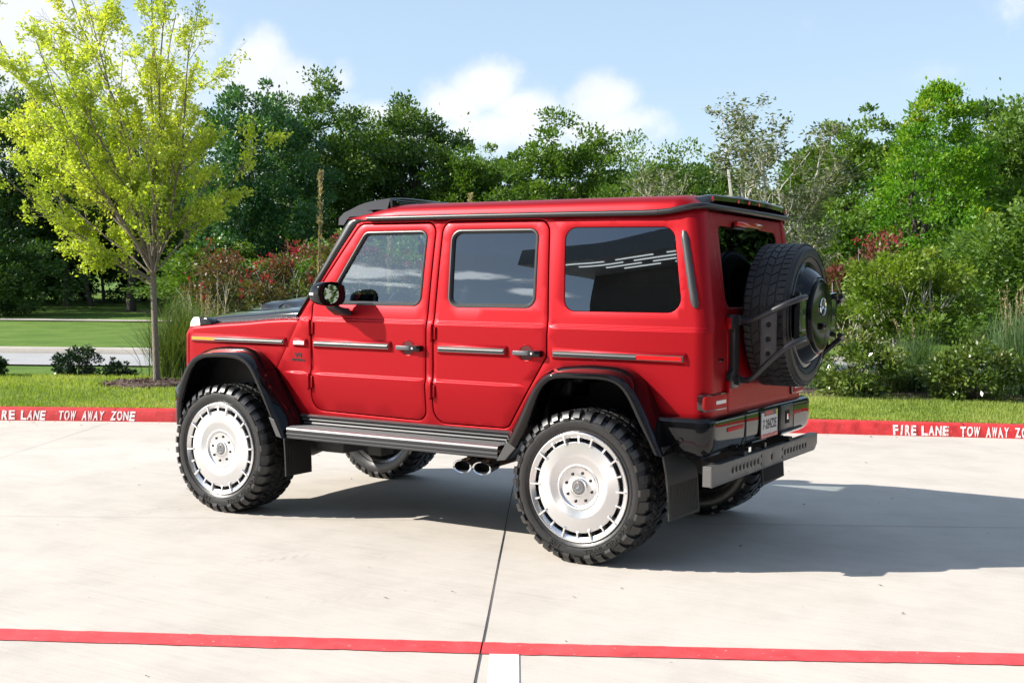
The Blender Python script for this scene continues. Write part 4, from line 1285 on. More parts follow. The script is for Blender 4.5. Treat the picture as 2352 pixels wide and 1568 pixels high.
# cabin
mb = MB(); mb.box(.45, .86, -.78, .78, 1.02, 1.40); mb.box(.40, .60, .15, .62, 1.30, 1.44)
mb.build('dashboard', CLOTH, car, bevel=.04, seg=3, smooth=40)
mb = MB()
mb.tube([(.34+.05*math.sin(t), .37+.185*math.cos(t), 1.40+.175*math.sin(t)) for t in np.linspace(0, 2*PI, 37)], .014, 10, cap=False)
mb.tube([(.34, .20, 1.40), (.37, .37, 1.385), (.34, .54, 1.40)], .015, 8); mb.lathe([(.0001, -.02), (.06, -.015), (.065, .02)], 20, 'x', (.36, .37, 1.39))
mb.tube([(.37, .37, 1.385), (.55, .37, 1.36)], .03, 10)
mb.build('steering_wheel', mat('wheel_leather', (.03, .03, .032), .35), car, smooth=50)
def seat(x, y, wd):
    mb = MB()
    mb.loft([[(x+.30, y-wd, .95), (x+.30, y+wd, .95), (x+.27, y+wd, 1.10), (x+.27, y-wd, 1.10)], [(x-.22, y-wd, .93), (x-.22, y+wd, .93), (x-.22, y+wd, 1.07), (x-.22, y-wd, 1.07)]], closed=True, capends=True)
    mb.loft([[(x-.14, y-wd, 1.02), (x-.14, y+wd, 1.02), (x-.30, y+wd, 1.02), (x-.30, y-wd, 1.02)], [(x-.24, y-wd*.96, 1.45), (x-.24, y+wd*.96, 1.45), (x-.38, y+wd*.96, 1.45), (x-.38, y-wd*.96, 1.45)], [(x-.28, y-wd*.75, 1.66), (x-.28, y+wd*.75, 1.66), (x-.39, y+wd*.75, 1.66), (x-.39, y-wd*.75, 1.66)]], closed=True, capends=True)
    st = mb.build('seat', CLOTH, car, bevel=.035, seg=3, smooth=40)
    if wd < .4:
        mb = MB(); mb.box(x-.41, x-.31, y-.13, y+.13, 1.70, 1.87); mb.build('headrest', CLOTH, st, bevel=.035, seg=3, smooth=40)
        mb = MB(); mb.tube([(x-.36, y-.06, 1.64), (x-.36, y-.06, 1.72)], .007, 8); mb.tube([(x-.36, y+.06, 1.64), (x-.36, y+.06, 1.72)], .007, 8); mb.build('headrest_post', CHR, st)
seat(.0, .40, .25); seat(.0, -.40, .25); seat(-.95, 0, .66)
mb = MB(); mb.box(-.2, .45, -.11, .11, .80, 1.12); mb.box(-2.0, .9, -.80, .80, .745, .80); mb.box(.86, .90, -.80, .80, .80, 1.36)
mb.box(-2.02, .42, -.74, .74, 2.055, 2.07); mb.box(-1.95, -1.35, -.40, .40, .80, 1.05)
for sgn in (1, -1):
    mb.box(-1.10, .74, sgn*.80, sgn*.845, .76, 1.47); mb.box(-1.95, -1.12, sgn*.81, sgn*.84, 1.10, 1.46)
mb.build('cabin_lining', MBLK, car, bevel=.01)
mb = MB(); mb.box(.40, .42, -.12, .12, 1.86, 1.93); mb.tube([(.43, 0, 1.90), (.50, 0, 2.0)], .01, 8); mb.build('interior_mirror', MBLK, car, bevel=.01)
# ================================================================== GROUND AND ROADS
def kerb_d(r):
    q = min(r, 10)
    return 14.01-(.0068*(q+5)**2 if q > -5 else 0)-(.204*(r-10) if r > 10 else 0)
def T(r, d):
    """height of the planted ground beyond the kerb"""
    k = kerb_d(r)
    if d <= k+.16: return .13
    h = .13+.10*sm(k+.1, k+1.6, d)-.23*sm(17.6, 19.3, d)
    h += .12*sm(26.95, 27.1, d)+.20*sm(29, 42, d)+.55*sm(42, 58, d)+.012*max(0, d-58)
    if d > 300: h += (d-300)*.02
    return h
def terrain_at(r, d, dz=0.): return E(r, d, T(r, d)+dz)
def noise_col(t, src, scale, detail=4., rough=.6):
    n = t.nodes.new('ShaderNodeTexNoise'); n.inputs['Scale'].default_value = scale; n.inputs['Detail'].default_value = detail; n.inputs['Roughness'].default_value = rough
    t.links.new(src, n.inputs['Vector']); return n.outputs['Fac']
def ramp(t, fac, stops):
    r = t.nodes.new('ShaderNodeValToRGB'); e = r.color_ramp.elements
    while len(e) < len(stops): e.new(.5)
    for q, (p, c) in zip(e, stops): q.position = p; q.color = (*c, 1)
    t.links.new(fac, r.inputs[0]); return r.outputs[0]
def mixc(t, a, b, fac, mode='MIX'):
    m = t.nodes.new('ShaderNodeMix'); m.data_type = 'RGBA'; m.blend_type = mode
    for k, v in (('Factor', fac), ('A', a), ('B', b)):
        if isinstance(v, (int, float)): m.inputs[k].default_value = v
        elif isinstance(v, tuple): m.inputs[k].default_value = (*v, 1)
        else: t.links.new(v, m.inputs[k])
    return m.outputs['Result']
def coords(t, scale=None, rot=0.):
    c = t.nodes.new('ShaderNodeTexCoord')
    mp = t.nodes.new('ShaderNodeMapping'); mp.inputs['Rotation'].default_value = (0, 0, rot)
    if scale: mp.inputs['Scale'].default_value = scale
    t.links.new(c.outputs['Object'], mp.inputs[0]); return mp.outputs[0]
def concrete(name, c0, c1, tint=0.):
    m = mat(name, c0, .85); t = m.node_tree; b = t.nodes['Principled BSDF']
    p = coords(t)
    big = noise_col(t, p, .35, 5, .6)
    col = ramp(t, big, [(.30, c0), (.70, c1)])
    mid = noise_col(t, p, 2.2, 8, .65)
    col = mixc(t, col, ramp(t, mid, [(.25, (.62, .61, .60)), (.55, (1, 1, 1)), (.8, (1.06, 1.05, 1.03))]), .40, 'MULTIPLY')
    # broom finish: long fine strokes away from the kerb, and smears across
    br = noise_col(t, coords(t, (.5, 16., 1), -EANG+PI/2), 3.0, 5, .75)
    col = mixc(t, col, ramp(t, br, [(.3, (.84, .84, .84)), (.7, (1.07, 1.07, 1.07))]), .62, 'MULTIPLY')
    smr = noise_col(t, coords(t, (.7, 7., 1), -EANG+R(14)), 1.2, 7, .7)
    col = mixc(t, col, ramp(t, smr, [(.26, (.72, .72, .73)), (.42, (1, 1, 1))]), .4, 'MULTIPLY')
    fine = noise_col(t, p, 120, 4, .7)
    col = mixc(t, col, ramp(t, fine, [(.25, (.80, .79, .78)), (.6, (1.02, 1.02, 1.02))]), .6, 'MULTIPLY')
    v = t.nodes.new('ShaderNodeTexVoronoi'); v.inputs['Scale'].default_value = 3.5; t.links.new(p, v.inputs['Vector'])
    spot = ramp(t, v.outputs['Distance'], [(.0, (.25, .24, .23)), (.022, (.4, .4, .4)), (.034, (1, 1, 1))])
    col = mixc(t, col, spot, .55, 'MULTIPLY')
    t.links.new(col, b.inputs['Base Color'])
    bp = t.nodes.new('ShaderNodeBump'); bp.inputs['Strength'].default_value = .25; bp.inputs['Distance'].default_value = .004
    ad = t.nodes.new('ShaderNodeMath'); t.links.new(br, ad.inputs[0]); t.links.new(fine, ad.inputs[1])
    t.links.new(ad.outputs[0], bp.inputs['Height']); t.links.new(bp.outputs[0], b.inputs['Normal'])
    return m
CONC = concrete('lot_concrete', (.53, .487, .432), (.61, .564, .508))
def ribbon(name, pts_l, pts_r, m, kind='structure', parent=None):
    mb = MB(); mb.loft([[a, b] for a, b in zip(pts_l, pts_r)])
    o = mb.build(name, m, parent)
    me = o.data
    if me.polygons[0].normal.z < 0: me.flip_normals()
    if parent is None: tag(o, kind=kind)
    return o
rs_ = list(np.arange(-90, -12, 6))+list(np.arange(-12, 13, .75))+list(np.arange(14, 60, 6))
lot = ribbon('car_park', [E(r, -60, 0) for r in rs_], [E(r, kerb_d(r)+.02, 0) for r in rs_], CONC)
# joints sawn in the slab
JM = vary(mat('joint_sealant', (.035, .034, .033), .7), 30, .4)
mb = MB()
def strip(a, b, wd, z, n=12):
    a, b = Vector(a), Vector(b); t = (b-a).normalized(); s = Vector((-t.y, t.x))*wd/2
    rows = []
    for k in range(n+1):
        p = a.lerp(b, k/n)
        q1 = p+s*(1+.25*math.sin(k*7.1)); q2 = p-s*(1+.25*math.cos(k*5.3))
        rows.append([E(q1.x, q1.y, z), E(q2.x, q2.y, z)])
    mb.loft(rows)
strip((-.237, 2.), (.163, 13.9), .0065, .004, 40)
tag(mb.build('slab_joints', JM), kind='structure')
mb = MB(); strip((-4.95, -10), (-4.68, 13.9), .004, .0045, 40); strip((.3, 8.27), (30, 7.9), .006, .0045, 30); strip((-40, 8.3), (-.3, 8.28), .004, .0045, 30)
tag(mb.build('cross_joints', vary(mat('faint_joint', (.20, .19, .18), .8), 20, .3)), kind='structure')
# painted lines
def paint(name, c, wear=.4, flake=(.50, .44, .39), fk=.25, dirt=0.):
    m = mat(name, c, .6); t = m.node_tree; b = t.nodes['Principled BSDF']
    p = coords(t)
    n = noise_col(t, p, 9, 6, .6)
    col = mixc(t, c, tuple(min(1, v*1.25+.03) for v in c), ramp(t, n, [(.3, (0, 0, 0)), (.7, (1, 1, 1))]))
    f = noise_col(t, p, 90, 4, .7)
    col = mixc(t, col, tuple(v*.72 for v in c), ramp(t, f, [(.3, (wear, wear, wear)), (.5, (0, 0, 0))]))
    fl = noise_col(t, p, 45, 3, .5)
    col = mixc(t, col, flake, ramp(t, fl, [(fk-.005, (.85, .85, .85)), (fk+.03, (0, 0, 0))]))
    if dirt:
        d_ = noise_col(t, coords(t, (1, 1, .25)), 7, 8, .7)
        col = mixc(t, col, ramp(t, d_, [(.30, (.45, .42, .42)), (.5, (1, 1, 1)), (.72, (1.25, 1.2, 1.2))]), dirt, 'MULTIPLY')
    t.links.new(col, b.inputs['Base Color'])
    return m
REDP = paint('red_line_paint', (.56, .045, .05), .5, fk=.285, dirt=.35)
KERBP = paint('red_kerb_paint', (.50, .016, .018), .7, fk=.27, dirt=.8)
WHTP = paint('white_line_paint', (.80, .79, .77), .25)
lr = [-60, -20, -8, -4, -2.4, -1.18, 0, 1.18, 2.33, 4, 8, 20, 60]
lt = [8.0, 6.45, 5.93, 5.68, 5.575, 5.50, 5.432, 5.382, 5.35, 5.305, 5.20, 4.9, 3.9]
rx = np.concatenate([[-60, -20, -8, -4.5], np.arange(-4, 4.01, .05), [5, 8, 20, 60]]); ry = np.interp(rx, lr, lt); rw = random.Random(9)
jag = lambda: rw.gauss(0, .0022)
ribbon('red_line', [E(r, d-.172+jag(), .004) for r, d in zip(rx, ry)], [E(r, d+jag(), .004) for r, d in zip(rx, ry)], REDP)
ribbon('stall_line', [E(-.085-.005*k, 5.262-k, .0045) for k in (0, 1, 5)], [E(.045-.003*k, 5.256-k, .0045) for k in (0, 1, 5)], WHTP)
# kerb
def kp(r, a, z):
    s = (kerb_d(r+.01)-kerb_d(r-.01))/.02; n = Vector((-s, 1)).normalized()
    return E(r+n.x*a, kerb_d(r)+n.y*a, z)
kprof = [(-.004, -.05), (0, .003), (.030, .121), (.037, .131), (.050, .138), (.07, .142), (.185, .146), (.19, .10)]
mb = MB(); mb.loft([[kp(r, a, z) for a, z in kprof] for r in np.arange(-40, 30, .25)])
kerb = tag(mb.build('kerb', KERBP, smooth=50), kind='structure')
WL = paint('white_stencil_paint', (.74, .70, .69), .5, (.50, .06, .06), .36)
def kface(r, h):
    """point on the kerb face, h up the slope"""
    t = h/.1217; return kp(r, .030*t-.0035, .003+.118*t)
mb = MB()
rj = random.Random(3)
for word, x0, x1 in (('FIRE', -38, 35), ('LANE', 48, 113), ('TOW', 144, 190), ('AWAY', 205, 263), ('ZONE', 278, 343), ('FIRE', 2287, 2346), ('LANE', 2360, 2429), ('TOW', 2460, 2510), ('AWAY', 2527, 2585), ('ZONE', 2602, 2667)):
    dd = kerb_d((x0-1307)/3063*13.8); ra = (x0-1307)/FPX*dd; rb = (x1-1307)/FPX*dd
    cw = (rb-ra)/len(word); shift = .0 if x0 < 1000 else -.006
    for i, ch in enumerate(word):
        rc = ra+cw*(i+.5); sl = rj.uniform(-.06, .12); dy = rj.uniform(-.004, .004)
        text_to(mb, ch, .148, lambda x, y, z: kface(rc+x+sl*y, min(.119, max(.003, .061+y*1.05+dy+shift*.5))), 0., .0058, cw*(.86 if ch != 'I' else .30))
mb.build('kerb_lettering', WL, kerb)
for r in (-4.66, 5.05): 
    mb = MB(); mb.loft([[kp(r-.006+.03*0, a-.002, z+.001) for a, z in kprof[1:8]], [kp(r+.006, a-.002, z+.001) for a, z in kprof[1:8]]]); mb.build('kerb_joint', vary(mat('kerb_joint', (.12, .006, .008), .8), 30, .3), kerb)
# planted ground
def lawn(name, stops, sc1=1.5, sc2=14.):
    m = mat(name, (.1, .2, .04), .9, spec=.2); t = m.node_tree; b = t.nodes['Principled BSDF']
    p = coords(t)
    col = ramp(t, noise_col(t, p, sc1, 6, .65), stops)
    f = noise_col(t, p, sc2*8, 4, .7)
    col = mixc(t, col, ramp(t, f, [(.25, (.55, .55, .5)), (.7, (1.25, 1.2, 1.1))]), .8, 'MULTIPLY')
    t.links.new(col, b.inputs['Base Color'])
    bp = t.nodes.new('ShaderNodeBump'); bp.inputs['Strength'].default_value = .8; bp.inputs['Distance'].default_value = .03
    t.links.new(noise_col(t, p, sc2*3, 4, .7), bp.inputs['Height']); t.links.new(bp.outputs[0], b.inputs['Normal'])
    return m
LAWN = lawn('lawn', [(.25, (.08, .155, .026)), (.5, (.125, .225, .038)), (.72, (.19, .27, .065))], .8)
dgrid = [0, .35, .8, 1.4, 2.1, 2.9, 3.6, 4.2, 4.8, 5.4, 6.0]
rg = list(np.arange(-160, -24, 8))+list(np.arange(-24, 24, 1.0))+list(np.arange(24, 161, 8))
rows = []
for r in rg:
    k = kerb_d(max(-40, min(30, r)))
    ds = [k+.17+q*(19.4-k-.17)/6.0 for q in dgrid]+[20.2, 21.5, 23.0, 23.3, 25, 26.8, 27.0, 27.12, 29, 32, 36, 42, 48, 53, 58, 70, 90, 130, 200, 320, 700]
    row = []
    for d in ds:
        h = T(r, d)
        if 23.2 <= d <= 26.9: h -= .03
        row.append(E(r*(1+max(0, d-60)/60), d, h))
    rows.append(row)
mb = MB(); mb.loft(rows)
gr = mb.build('ground', LAWN, smooth=60)
if gr.data.polygons[0].normal.z < 0: gr.data.flip_normals()
tag(gr, kind='structure')
ROADM = concrete('road_concrete', (.36, .365, .37), (.43, .43, .43))
WALKM = concrete('path_concrete', (.44, .40, .35), (.52, .48, .43))
ribbon('road', [E(r, 23.3, .012) for r in (-160, 0, 160)], [E(r, 26.95, .012) for r in (-160, 0, 160)], ROADM)
mb = MB(); mb.loft([[E(r, 26.9, 0.), E(r, 26.93, .11), E(r, 26.98, .14), E(r, 27.22, .145), E(r, 27.24, .1)] for r in np.linspace(-160, 160, 60)])
tag(mb.build('far_kerb', WALKM, smooth=50), kind='structure')
ribbon('near_path', [E(r, 19.45, .035) for r in (-160, -3.2)], [E(r, 20.15, .035) for r in (-160, -3.2)], WALKM)
ribbon('footpath', [E(r, 40., T(r, 40)+.02) for r in (-160, 0, 160)], [E(r, 41.3, T(r, 41.3)+.02) for r in (-160, 0, 160)], WALKM)
DIRT = lawn('bare_earth', [(.3, (.13, .09, .06)), (.6, (.20, .15, .10)), (.8, (.16, .17, .06))], 1.2)
mb = MB(); mb.loft([[E(r, 44.8+.5*math.sin(r*.21), T(r, 44.8)+.02), E(r, 47.6+.6*math.sin(r*.3+1), T(r, 47.6)+.02)] for r in np.linspace(-60, -6, 60)]); tag(mb.build('bare_ground', DIRT), kind='structure')
# mulch bed under the tree, planting bed to the right
MULCH = vary(mat('mulch', (.085, .055, .042), .95), 22, .75, bump=1., bdist=.03)
def bed(name, pts, h, m=MULCH, n=48):
    c = sum((Vector(p) for p in pts), Vector((0, 0)))/len(pts)
    lp = dense([Vector(p) for p in pts], .12); rows = []
    for f, z in ((1., -.02), (.93, h*.55), (.75, h), (.4, h), (.02, h)):
        rows.append([terrain_at(*(c+(p-c)*f*(1+.0)), dz=z+.012*math.sin(i*2.3)*(f < 1)) for i, p in enumerate(lp)]+[terrain_at(*(c+(lp[0]-c)*f), dz=z)])
    mb = MB(); mb.loft(rows); o = mb.build(name, m, smooth=60)
    return tag(o, kind='structure')
bed('mulch_ring', [(-4.92+.66*math.cos(t)*(1+.08*math.sin(3*t)), 16.3+.62*math.sin(t)*(1+.08*math.cos(4*t))) for t in np.linspace(0, 2*PI, 25)[:-1]], .06)
bed('planting_bed', [(1.9, 15.45), (3.2, 15.3), (5.2, 15.0), (7.5, 14.75), (11, 14.4), (12, 18.6), (7, 18.9), (3, 18.8), (1.5, 17)], .03)
bed('planting_bed', [(-5.05, 17.3), (-3.6, 17.1), (1.0, 16.8), (1.2, 18.8), (-4.9, 18.8)], .03)

def ground_px(u, v):
    """ground point seen at photo pixel (u, v) of the full-size photo"""
    q = _r2*((u-WPX/2)/FPX)+_u2*((871.5-v)/FPX)+_d
    return CAM+q*(-CAM.z/q.z)
# tyre prints: faint tread-shaped stains in the slab's own colour
def stain_prints(m, strips):
    t = m.node_tree; b = t.nodes['Principled BSDF']
    src = b.inputs['Base Color'].links[0].from_socket
    tc_n = t.nodes.new('ShaderNodeTexCoord'); P_ = tc_n.outputs['Object']
    def mt(op, x, y=None):
        n = t.nodes.new('ShaderNodeMath'); n.operation = op
        for k, v in enumerate((x, y)):
            if v is None: continue
            if isinstance(v, (int, float)): n.inputs[k].default_value = v
            else: t.links.new(v, n.inputs[k])
        return n.outputs[0]
    def dt(vec, off):
        n = t.nodes.new('ShaderNodeVectorMath'); n.operation = 'DOT_PRODUCT'
        t.links.new(P_, n.inputs[0]); n.inputs[1].default_value = vec
        return mt('SUBTRACT', n.outputs['Value'], off)
    total = None
    fade = noise_col(t, P_, 5, 5, .7)
    for (u0, v0, u1, v1, wd, k) in strips:
        A, B = ground_px(u0, v0), ground_px(u1, v1); d = (B-A).normalized(); s = Vector((-d.y, d.x, 0)); Ln = (B-A).length
        u = dt(d, A.dot(d)); v = dt(s, A.dot(s)); av = mt('ABSOLUTE', v)
        ends = mt('MINIMUM', mt('MULTIPLY', mt('MINIMUM', u, mt('SUBTRACT', Ln, u)), 4.0), 1.0)
        band = mt('MULTIPLY', mt('LESS_THAN', av, wd), mt('GREATER_THAN', av, .022))
        bars = mt('LESS_THAN', mt('FRACT', mt('MULTIPLY', mt('ADD', u, mt('MULTIPLY', av, .8)), 13.0)), .46)
        mk = mt('MULTIPLY', mt('MULTIPLY', mt('MAXIMUM', ends, 0.0), band), mt('MULTIPLY', bars, k))
        total = mk if total is None else mt('MAXIMUM', total, mk)
    fd = t.nodes.new('ShaderNodeMapRange'); t.links.new(fade, fd.inputs['Value']); fd.inputs['From Min'].default_value = .38; fd.inputs['From Max'].default_value = .62
    t.links.new(mixc(t, src, (.30, .275, .25), mt('MULTIPLY', total, fd.outputs[0])), b.inputs['Base Color'])
stain_prints(CONC, [(300, 1313, 520, 1290, .085, .42), (570, 1439, 825, 1404, .095, .50), (890, 1427, 1055, 1407, .09, .30), (690, 1545, 1020, 1495, .11, .16)])
# ================================================================== PLANTS
def leaf_mat(name, stops, trans=.35, rough=.5, spec=.35, tcol=None):
    m = bpy.data.materials.new(name); m.use_nodes = True; t = m.node_tree
    b = t.nodes['Principled BSDF']; o = t.nodes['Material Output']
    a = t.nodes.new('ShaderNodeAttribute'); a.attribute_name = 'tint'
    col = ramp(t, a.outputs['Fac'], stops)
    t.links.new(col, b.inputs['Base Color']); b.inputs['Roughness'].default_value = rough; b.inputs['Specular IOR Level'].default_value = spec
    tr = t.nodes.new('ShaderNodeBsdfTranslucent')
    t.links.new(mixc(t, col, tcol or (1.3, 1.35, .35), 1.0, 'MULTIPLY'), tr.inputs[0])
    mx = t.nodes.new('ShaderNodeMixShader'); mx.inputs[0].default_value = trans
    t.links.new(b.outputs[0], mx.inputs[1]); t.links.new(tr.outputs[0], mx.inputs[2]); t.links.new(mx.outputs[0], o.inputs[0])
    return m
def leaves(name, P, size, m, parent=None, aspect=.5, dirs=None, tint=None, jit=.5, up=None, cup=.25):
    """one mesh of leaf-sized faces: P (n,3) positions, size scalar or (n,), dirs (n,3) leaf axis"""
    P = np.asarray(P, float); n = len(P)
    size = np.broadcast_to(np.asarray(size, float), (n,))*rng.uniform(.65, 1.25, n)
    D = rng.normal(size=(n, 3)) if dirs is None else np.asarray(dirs)+jit*rng.normal(size=(n, 3))
    D /= np.linalg.norm(D, axis=1, keepdims=True)+1e-9
    U = rng.normal(size=(n, 3))+(np.array([0, 0, .8]) if up is None else up)
    S = np.cross(D, U); S /= np.linalg.norm(S, axis=1, keepdims=True)+1e-9
    Nn = np.cross(S, D)
    l = size[:, None]; wv = l*aspect*.5
    v = np.empty((n, 4, 3))
    v[:, 0] = P; v[:, 1] = P+D*l*.5+S*wv-Nn*l*cup*.3; v[:, 2] = P+D*l; v[:, 3] = P+D*l*.5-S*wv-Nn*l*cup*.3
    me = bpy.data.meshes.new(name)
    me.vertices.add(n*4); me.vertices.foreach_set('co', v.reshape(-1))
    me.loops.add(n*4); me.polygons.add(n)
    me.loops.foreach_set('vertex_index', np.arange(n*4, dtype=np.int32))
    me.polygons.foreach_set('loop_start', np.arange(0, n*4, 4, dtype=np.int32))
    me.update(calc_edges=True)
    at = me.attributes.new('tint', 'FLOAT', 'POINT')
    tv = rng.uniform(0, 1, n) if tint is None else np.clip(np.asarray(tint)+rng.normal(0, .10, n), 0, 1)
    at.data.foreach_set('value', np.repeat(tv, 4).astype(np.float32))
    me.materials.append(m)
    me.validate()
    return link(name, me, None, parent)
def grow(segs, tips, p, d, length, rad, depth, rr, spread=.6, up=.15, wander=.12, kids=(3, 5), shrink=.62, nseg=6, first=.3, taper=.45):
    pts = [Vector(p)]; d = Vector(d).normalized()
    for k in range(nseg):
        d = (d+Vector((rr.gauss(0, wander), rr.gauss(0, wander), rr.gauss(0, wander)+up*.25))).normalized()
        pts.append(pts[-1]+d*length/nseg)
    segs.append((pts, [max(.0015, rad*(1-(1-taper)*k/nseg)) for k in range(nseg+1)]))
    tips.append((pts, depth))
    if depth <= 0: return
    for k in range(rr.randint(*kids)):
        f = first+(1-first)*rr.random()
        i = min(nseg-1, int(f*nseg)); q = pts[i].lerp(pts[i+1], f*nseg-i)
        t = (pts[i+1]-pts[i]).normalized()
        a = Vector((rr.gauss(0, 1), rr.gauss(0, 1), rr.gauss(0, 1))); a = (a-t*a.dot(t)).normalized()
        nd = (t+a*spread*rr.uniform(.6, 1.3)+Vector((0, 0, up*.5))).normalized()
        grow(segs, tips, q, nd, length*shrink*rr.uniform(.7, 1.15)*(1-.35*f), rad*(1-(1-taper)*f)*.62, depth-1, rr, spread, up, wander, kids, shrink, max(3, nseg-1), .15, taper)
def branches(name, segs, m, parent, seg=6, minr=0.):
    mb = MB()
    for pts, rad in segs:
        if rad[0] < minr: continue
        mb.tube(pts, rad, seg if rad[0] > .012 else 4, cap=False)
    return mb.build(name, m, parent, smooth=60, weld=False)
def along(tips, dens, maxdepth, rr, spread=.02, lo=0.):
    P = []; D = []
    for pts, dep in tips:
        if dep > maxdepth: continue
        L_ = sum((b-a).length for a, b in zip(pts[:-1], pts[1:])); n = int(L_*dens*rr.uniform(.7, 1.3))
        for _ in range(n):
            f = lo+(1-lo)*rr.random(); i = min(len(pts)-2, int(f*(len(pts)-1))); q = pts[i].lerp(pts[i+1], f*(len(pts)-1)-i)
            t = (pts[i+1]-pts[i]).normalized()
            P.append((q.x+rr.gauss(0, spread), q.y+rr.gauss(0, spread), q.z+rr.gauss(0, spread)))
            D.append(tuple(t*.5+Vector((rr.gauss(0, .7), rr.gauss(0, .7), rr.gauss(0, .5)))))
    return np.array(P), np.array(D)
BARK = vary(mat('bark', (.20, .165, .135), .9), 14, .45, bump=.8, stretch=(6, 6, 1.2), bdist=.02)
BARKG = vary(mat('pale_bark', (.44, .42, .39), .85), 20, .3)
BARKD = vary(mat('dark_bark', (.07, .058, .048), .9), 14, .4, bump=.6, bdist=.02)
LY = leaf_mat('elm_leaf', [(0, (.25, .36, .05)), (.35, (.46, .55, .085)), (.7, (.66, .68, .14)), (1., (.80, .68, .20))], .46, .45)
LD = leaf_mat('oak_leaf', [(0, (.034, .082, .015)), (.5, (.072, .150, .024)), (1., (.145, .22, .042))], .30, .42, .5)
LM = leaf_mat('mid_leaf', [(0, (.058, .12, .018)), (.5, (.105, .195, .03)), (1., (.19, .28, .055))], .34, .45)
LB = leaf_mat('bright_leaf', [(0, (.07, .19, .015)), (.5, (.13, .29, .02)), (.85, (.24, .36, .03)), (1., (.50, .44, .04))], .42, .45)
LP = leaf_mat('pinnate_leaf', [(0, (.075, .14, .016)), (.5, (.145, .235, .028)), (1., (.27, .33, .06))], .40, .42)
LC = leaf_mat('bluish_leaf', [(0, (.026, .085, .030)), (.5, (.052, .142, .046)), (1., (.11, .22, .085))], .28, .38, .5)
LG = leaf_mat('glossy_leaf', [(0, (.05, .10, .016)), (.5, (.11, .17, .03)), (.9, (.21, .25, .07)), (1., (.42, .20, .09))], .25, .28, .7)
LK = leaf_mat('holly_leaf', [(0, (.008, .026, .008)), (.6, (.02, .05, .014)), (1., (.05, .09, .025))], .15, .3, .6)
LS = leaf_mat('sage_leaf', [(0, (.07, .10, .04)), (.5, (.13, .165, .065)), (1., (.24, .26, .13))], .25, .5)
LR = leaf_mat('myrtle_leaf', [(0, (.045, .058, .016)), (.45, (.075, .095, .026)), (.75, (.12, .085, .042)), (1., (.19, .055, .048))], .32, .45)
FL = leaf_mat('red_flower', [(0, (.30, .010, .028)), (1., (.46, .03, .06))], .3, .6, .2, (1.2, .8, .8))
LGR = leaf_mat('reed_leaf', [(0, (.055, .10, .028)), (.6, (.12, .17, .055)), (1., (.24, .25, .12))], .35, .5)
LGRB = leaf_mat('blue_reed_leaf', [(0, (.06, .13, .055)), (.6, (.14, .23, .11)), (1., (.26, .34, .2))], .35, .5)
STRAW = leaf_mat('straw', [(0, (.30, .24, .15)), (1., (.50, .42, .29))], .3, .7)
TURF = leaf_mat('turf_blade', [(0, (.20, .28, .055)), (.55, (.32, .39, .10)), (.9, (.45, .47, .17)), (1., (.52, .47, .26))], .40, .6, .25)

def lumps(n, w_, h_, rr, flat=.0, shell=.45, top=1.0, lean=0.):
    """clump centres and sizes filling an uneven crown w_ wide and h_ high, base at z = 0"""
    C = []
    ph = [rr.uniform(0, 6.28) for _ in range(6)]
    if top < .3:       # a cone of upswept sprays
        while len(C) < n:
            z = rr.random()**1.25; az = rr.uniform(0, 2*PI)
            rad = (1-z)**.55*(.35+.65*rr.random()**.5)*(1+.10*math.sin(3*az+ph[0]+6*z)+.10*math.sin(5*az+ph[1]))*(.62+.38*min(1, z*5))
            C.append((math.cos(az)*rad*w_*.5, math.sin(az)*rad*w_*.5, z*h_, rr.uniform(.5, 1.1)*(1-.45*z)))
        return C
    while len(C) < n:
        v = Vector((rr.gauss(0, 1), rr.gauss(0, 1), rr.gauss(0, 1))).normalized()
        az = math.atan2(v.y, v.x); el = v.z
        k = 1+.09*math.sin(2*az+ph[0])+.06*math.sin(3*az+ph[1]+3*el)+.05*math.sin(5*el+ph[2])+.05*math.sin(5*az+ph[3])
        f = min(1.08, (shell+(1-shell)*rr.random())*k)
        z = v.z*f
        wz = 1.0 if z < 0 else (1-(1-top)*z)
        C.append(((v.x*f*w_*.5*wz+lean*z), v.y*f*w_*.5*wz, h_*.5+z*h_*.5, rr.uniform(.4, 1.35)))
    return C
def crown(name, n_cl, w_, h_, per, size, m, parent, seed, cl=.16, shell=.45, top=1., aspect=.55, gap_tint=True, tint0=.45, tintup=.25):
    rr = random.Random(seed); g = np.random.default_rng(seed)
    C = lumps(n_cl, w_, h_, rr, shell=shell, top=top)
    P = []; D = []; Tn = []
    cen = np.array([0, 0, h_*.45])
    for x, y, z, s in C:
        k = int(per*s)
        q = g.normal(size=(k, 3)); q /= np.linalg.norm(q, axis=1, keepdims=True)
        rad = (g.uniform(0, 1, k)**.45*(1+(g.uniform(0, 1, k) < .22)*g.exponential(.35, k)))[:, None]
        sc_ = np.array([1, 1, .62])*cl*min(w_, h_)*s
        q2 = q*rad*sc_+np.array([x, y, z])
        P.append(q2); out_ = q2-cen; out_ /= np.linalg.norm(out_, axis=1, keepdims=True)+1e-6
        D.append(q*.6+out_*.6+np.array([0, 0, .1]))
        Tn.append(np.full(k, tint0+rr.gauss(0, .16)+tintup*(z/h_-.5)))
    return leaves(name, np.concatenate(P), size, m, parent, aspect, np.concatenate(D), np.concatenate(Tn), .55)
